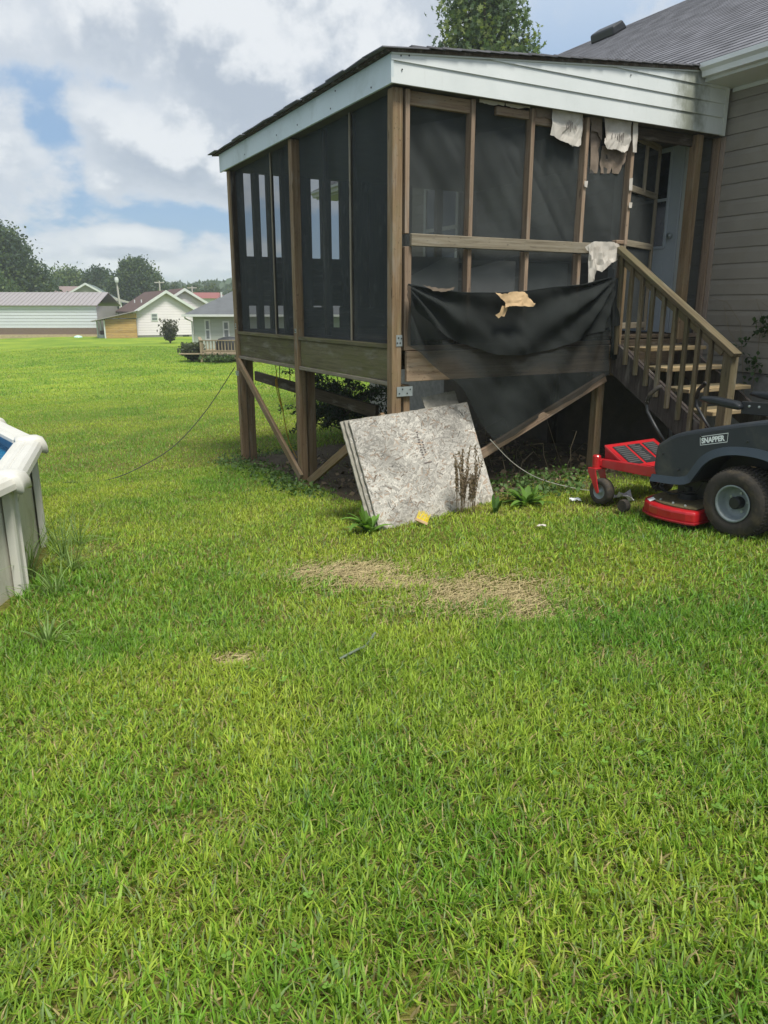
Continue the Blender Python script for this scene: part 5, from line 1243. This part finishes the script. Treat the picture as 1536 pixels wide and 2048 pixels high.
# straw lying in the bare patches
def straw():
    g = np.random.default_rng(121); X = []; Y = []
    for a, b, ra, rb, k in PATCH[:6]:
        n = int(13000*ra*rb*k*3.1); X.append(a+g.normal(size=n)*ra*.75); Y.append(b+g.normal(size=n)*rb*.75)
    x = np.concatenate(X); y = np.concatenate(Y); k = (x-_pc.x)**2+(y-_pc.y)**2 > 3.86**2; x, y = x[k], y[k]; N = len(x); z = ground(x, y)+g.uniform(.004, .022, N)
    a = g.uniform(0, 3.14, N); L = g.uniform(.012, .042, N); w = g.uniform(.0006, .0013, N); dx, dy = np.cos(a)*L, np.sin(a)*L; qx, qy = -np.sin(a)*w, np.cos(a)*w; dz = g.uniform(-.01, .012, N)
    V = np.stack([np.stack([x-dx-qx, y-dy-qy, z-dz], -1), np.stack([x+dx-qx, y+dy-qy, z+dz], -1), np.stack([x+dx+qx, y+dy+qy, z+dz+.001], -1), np.stack([x-dx+qx, y-dy+qy, z-dz+.001], -1)], 1).reshape(-1, 3)
    col = np.array([.45, .37, .19])*g.uniform(.6, 1.15, (N, 1)); arrays('straw', V, np.arange(4*N).reshape(-1, 4), col=np.repeat(col, 4, 0), mat=M_STRAND)['kind'] = 'stuff'
straw()
def clover():
    g = np.random.default_rng(131); n0 = 46; c = np.stack([g.uniform(-1.6, 2.6, n0), g.uniform(1.3, 5.6, n0)], -1)
    c = np.concatenate([c, np.stack([g.uniform(1.2, 3.2, 16), g.uniform(3.6, 4.9, 16)], -1)])
    j = g.integers(0, len(c), 800); p = c[j]+g.normal(size=(800, 2))*.20; x, y = p[:, 0], p[:, 1]
    z = ground(x, y)+g.uniform(.025, .06, len(x)); V = []; T = []; col = []; r = g.uniform(.004, .009, len(x)); a0 = g.uniform(0, 6.28, len(x)); k = 0
    allv = []
    for q in range(3):
        a = a0+q*2.094; cx, cy = x+np.cos(a)*r, y+np.sin(a)*r
        ring = [np.stack([cx+np.cos(a+t)*r*.9, cy+np.sin(a+t)*r*.9, z+.25*r*np.cos(t)+(q-1)*.001], -1) for t in np.linspace(0, 2*np.pi, 7)[:-1]]
        allv.append(np.stack(ring, 1))
    V = np.stack(allv, 1).reshape(-1, 3); b = np.arange(len(x)*3)[:, None]*6
    Q = np.concatenate([b+np.array([[0, 1, 2, 3]]), b+np.array([[0, 3, 4, 5]])])
    col = np.array([.16, .30, .045])*g.uniform(.75, 1.25, (len(x), 1)); arrays('clover', V, Q, col=np.repeat(col, 18, 0), mat=M_LEAF)['kind'] = 'stuff'
clover()

# ------------------------------------------------------------------ weeds and small plants
def leafblade(pts, widths, fold=.25):                  # one leaf as a strip along a curve
    vs = []; up = Vector((0, 0, 1))
    for i, p in enumerate(pts):
        p = Vector(p); d = (Vector(pts[min(i+1, len(pts)-1)])-Vector(pts[max(0, i-1)])).normalized(); s = d.cross(up)
        s = s.normalized() if s.length > 1e-4 else Vector((1, 0, 0)); w = widths[i]/2
        vs += [p-s*w+up*w*fold, p, p+s*w+up*w*fold]
    return vs, [(3*i+k, 3*i+k+1, 3*i+k+4, 3*i+k+3) for i in range(len(pts)-1) for k in (0, 1)]
def colored(o, col, var=.3, seed=0):
    me = o.data; a = me.color_attributes.new('Col', 'FLOAT_COLOR', 'POINT'); f = random.Random(seed).uniform(1-var, 1+var)
    a.data.foreach_set('color', [c for _ in me.vertices for c in (col[0]*f, col[1]*f, col[2]*f, 1)])
def plant(name, label, cat, x, y, n, L, w, col, seed, spread=1.0, rise=.8, shape='blade', group=None, z=None, var=.35, part='leaf'):
    rr = random.Random(seed); t = thing(name, label, cat, (x, y, gz(x, y)-.005 if z is None else z), 0, group)
    for i in range(n):
        a = rr.uniform(0, 6.28); l = L*rr.uniform(.6, 1.15); sp = spread*rr.uniform(.15, 1.2); ri = rise*rr.uniform(.45, 1.25); bend = rr.uniform(-.5, .5); drp = rr.uniform(.6, 1.35); r0 = rr.uniform(0, .03)*L*3
        pts = []; ws = []; m = 6
        for k in range(m+1):
            s = k/m; aa = a+bend*s*s; pts.append((math.cos(aa)*(r0+l*sp*s**1.2), math.sin(aa)*(r0+l*sp*s**1.2), max(.003, l*ri*(s*1.25-.75*sp*drp*s*s*1.1))))
            ws.append(max(.0008, w*rr.uniform(.95, 1.05)*((1-s**2.5) if shape == 'blade' else math.sin(math.pi*min(1, .06+s*.93))**.7*(1 if s > .15 else .35))))
        v, f = leafblade(pts, ws); o = MB().add(v, f).build(part, M_GRASS, t, smooth=True); colored(o, col, var, seed*100+i)
    return t
GT = 'tall grass tufts around the pool'
for i, (x, y, L, n, lb) in enumerate(((-2.40, 4.72, .50, 26, 'tall dark grass tuft arching against the nearest pool upright'), (-2.58, 4.45, .52, 22, 'tall grass tuft at the very left edge before the pool wall'), (-2.33, 5.12, .36, 20, 'grass tuft leaning right at the foot of the pool between the uprights'), (-2.42, 5.62, .30, 22, 'low grass tuft by the farther pool upright'), (-2.15, 4.85, .24, 20, 'small grass tuft just right of the pool foot'), (-2.05, 4.35, .26, 18, 'grass tuft on the lawn in front of the pool'), (-1.75, 3.55, .20, 22, 'broad leaved grass tuft at the left edge of the lawn'))):
    plant('grass_tuft', lb, 'grass tuft', x, y, int(n*1.9), L*1.15, .0075, (.20, .30, .09), 200+i, .95, .95, group=GT, var=.45)
plant('dock_weed', 'leafy green weed at the left foot of the leaning strand boards', 'weed', -.12, 5.62, 30, .24, .05, (.14, .27, .045), 220, .85, .85, 'leaf')
plant('dock_weed', 'leafy weed clump right of the leaning strand boards', 'weed', 1.22, 6.15, 38, .25, .055, (.14, .26, .05), 221, 1.0, .7, 'leaf')
plant('dock_weed', 'single upright leaf at the right foot of the leaning boards', 'weed', .92, 5.94, 7, .17, .04, (.07, .15, .03), 222, .35, 1.0, 'leaf')
plant('dock_weed', 'broad weed leaf at the bottom of the lawn near the camera', 'weed', -.10, 1.42, 5, .12, .018, (.12, .24, .035), 223, .9, .6, 'leaf')
def seedweed():
    x, y, _ = W(.40, -.50); z = gz(x, y); rr = random.Random(9); t = thing('dried_weed', 'dried brown weed with feathery seed heads in front of the strand board', 'weed', (x, y, z), 0)
    for i in range(22):
        a = rr.uniform(-.4, .8); h = rr.uniform(.28, .62); dx = math.sin(a)*h*.35; dy = rr.uniform(-.06, .03); x0 = rr.uniform(-.06, .10)
        pts = [(x0, rr.uniform(-.03, .02), 0), (x0+dx*.4, dy*.5, h*.55), (x0+dx, dy, h)]
        st = MB().tube(pts, .0022, 5, .001).build('stem', M_GRASS, t); colored(st, (.20, .15, .09), .3, i)
        C3 = []
        for k in range(70):
            s = .42+.58*k/70; C3.append((x0+dx*s*s+rr.gauss(0, .006), dy*s+rr.gauss(0, .006), h*s+rr.gauss(0, .004)))
        g = np.random.default_rng(i); leaves('seed_head', np.array(C3), g.uniform(.006, .012, len(C3)), np.array([.27, .205, .14])[None]*g.uniform(.6, 1.25, (len(C3), 1)), t, M_GRASS, asp=3.6, droop=-1.5, rnd=g)
seedweed()
plant('dry_grass', 'straw coloured grass tufts along the foot of the strand board', 'dry grass', *W(.62, -.47)[:2], 60, .13, .004, (.30, .23, .11), 230, 1.6, .6)
plant('dry_grass', 'pale dry grass at the right corner of the strand board', 'dry grass', *W(.93, -.42)[:2], 44, .16, .004, (.36, .28, .14), 231, .8, .9)
def broomhead():
    p = W(-.04, -.56); t = thing('broom_head', 'small yellow bristle brush head at the foot of the strand board', 'brush', (p[0], p[1], -1.655), 0); t.rotation_euler = (R(-20), R(28), PA)
    MB().box((-.06, -.012, -.012), (.06, .012, .012)).build('block', M_CARD, t, bevel=.003)
    rr = random.Random(4)
    for i in range(26):
        x = -.055+.0044*i; MB().tube([(x, 0, .01), (x+rr.uniform(-.01, .03), rr.uniform(-.012, .0), .075+rr.uniform(-.01, .02))], .0028, 4, .002).build('bristle', M_YEL, t)
broomhead()
def groundcover():
    g = np.random.default_rng(141); pts = []
    for (u0, v0, u1, v1, n, s) in ((-.15, 4.3, -.12, 2.3, 700, .14), (-.15, 2.3, -.2, 1.2, 420, .13), (.95, .05, 2.2, .0, 800, .20), (1.1, -.35, 1.7, -.45, 350, .12), (-.2, 4.2, .8, 4.4, 300, .15)):
        t = g.random(n); u = u0+(u1-u0)*t+g.normal(size=n)*s; v = v0+(v1-v0)*t+g.normal(size=n)*s; pts.append(np.stack([u, v], -1))
    p = np.concatenate(pts); x = CX+p[:, 0]*UX-p[:, 1]*UY; y = CY+p[:, 0]*UY+p[:, 1]*UX; z = ground(x, y)+g.uniform(.015, .13, len(x))*g.random(len(x))
    leaves('creeping_cover', np.stack([x, y, z], -1), g.uniform(.018, .045, len(x)), np.array([.09, .165, .04])*g.uniform(.5, 1.35, (len(x), 1)), rnd=g, asp=1.2, flat=.7)['kind'] = 'stuff'
    n = 900; u = g.uniform(.1, 3.4, n); v = g.uniform(-.25, 3.6, n); x = CX+u*UX-v*UY; y = CY+u*UY+v*UX
    leaves('leaf_litter', np.stack([x, y, ground(x, y)+g.uniform(.01, .03, n)], -1), g.uniform(.02, .06, n), np.array([.24, .18, .11])*g.uniform(.35, 1.3, (n, 1)), rnd=g, asp=1.4, flat=.85, mat=M_STRAND)['kind'] = 'stuff'
groundcover()
def twigs():
    rr = random.Random(17)
    t = porch_thing('dead_vines', 'bare dead vines and twigs tangled on the ground under the porch', 'vines', 1.5, .3, gp(1.5, .3))
    for i in range(15):
        x, y = rr.uniform(-.6, .9), rr.uniform(-.25, .7); h = rr.uniform(.1, .6); a = rr.uniform(-1, 1)
        MB().tube([(x, y, 0), (x+a*.15, y+.05, h*.6), (x+a*.4, y+.1*a, h), (x+a*.62, y+.1, h*rr.uniform(.5, 1.0))], .004, 5, .002).build('twig', M_VINE, t, smooth=True)
twigs()
def wallvine():
    rr = random.Random(23); t = thing('wall_vine', 'thin climbing vine with small green leaves on the taupe siding behind the steps', 'vine', W(3.66, -.6, -.7), PA)
    for pts in ([(.0, -.05, -.3), (-.01, .05, .25), (.0, .12, .55), (.0, .30, .75), (.0, .52, .80)], [(0, -.1, -.2), (-.01, -.12, .3), (0, -.1, .62), (0, -.02, .78), (0, -.16, .70)], [(0, .1, .3), (0, .25, .5), (0, .33, .72)]):
        MB().tube(pts, .003, 5, .0015).build('stem', M_VINE, t)
    n = 0
    for (y, z, k) in ((.0, .36, 16), (-.06, .22, 20), (-.14, .12, 20), (.02, -.02, 16), (.13, -.12, 14), (-.15, .52, 34), (-.24, .46, 26)):
        for i in range(k):
            l = rr.uniform(.03, .055); py, pz = y+rr.gauss(0, .05), z+rr.gauss(0, .05); a = rr.uniform(0, 6.28)
            c = (-.01-rr.uniform(.0, .05), py, pz); d = (rr.uniform(-.3, .1)*l, math.cos(a)*l, math.sin(a)*l)
            v, f = leafblade([tuple(c[q]+d[q]*s for q in range(3)) for s in (0, .3, .65, 1)], [.006, l*.8, l*.65, .001]); o = MB().add(v, f).build('leaf', M_LEAF, t); colored(o, (.055, .10, .035), .4, n); n += 1
wallvine()
# litter near the mower and on the lawn
def crumple(name, label, cat, x, y, z, sx, sy, sz, mat, seed):
    bm = bmesh.new(); bmesh.ops.create_grid(bm, x_segments=9, y_segments=7, size=.5)
    for v in bm.verts:
        p = v.co.copy(); v.co.z = sz*(.5+mnoise.noise(Vector((p.x*3+seed, p.y*3, seed)))+.5*mnoise.noise(Vector((p.x*8+seed, p.y*8, seed)))); v.co.x = p.x*sx+.02*mnoise.noise(Vector((p.y*6, seed, p.x*5))); v.co.y = p.y*sy
    me = bpy.data.meshes.new(name); bm.to_mesh(me); bm.free(); me.materials.append(mat); o = bpy.data.objects.new(name, me); COL.objects.link(o); o.location = (x, y, z)
    md = o.modifiers.new('solid', 'SOLIDIFY'); md.thickness = .002
    return tag(o, label, cat)
crumple('plastic_scrap', 'crumpled white plastic scrap on the ground behind the mower front wheel', 'scrap', 1.92, 6.02, gz(1.92, 6.0)+.03, .30, .16, .07, M_SCRAP, 3)
crumple('plastic_scrap', 'small white scrap on the soil left of the mower front wheel', 'scrap', 1.62, 6.12, gz(1.62, 6.1)+.02, .09, .05, .02, M_SCRAP, 8)
crumple('paper_litter', 'small pale paper scrap on the lawn between the boards and the mower', 'litter', 1.18, 5.35, gz(1.18, 5.35)+.04, .06, .025, .010, M_PAPER, 5)

# ------------------------------------------------------------------ thin summer haze
hz = MB().box((-345, -20, -5.5), (345, 540, 16)).build('haze', None); hz['kind'] = 'stuff'
m, t, p, o = new_mat('haze air'); t.n.remove(p)
pv = t.add('ShaderNodeVolumePrincipled', {'Color': (.86, .92, 1, 1), 'Density': HAZE, 'Anisotropy': .2}); t.l.new(pv.outputs[0], o.inputs['Volume']); hz.data.materials.append(m)
sc.cycles.volume_bounces = 1
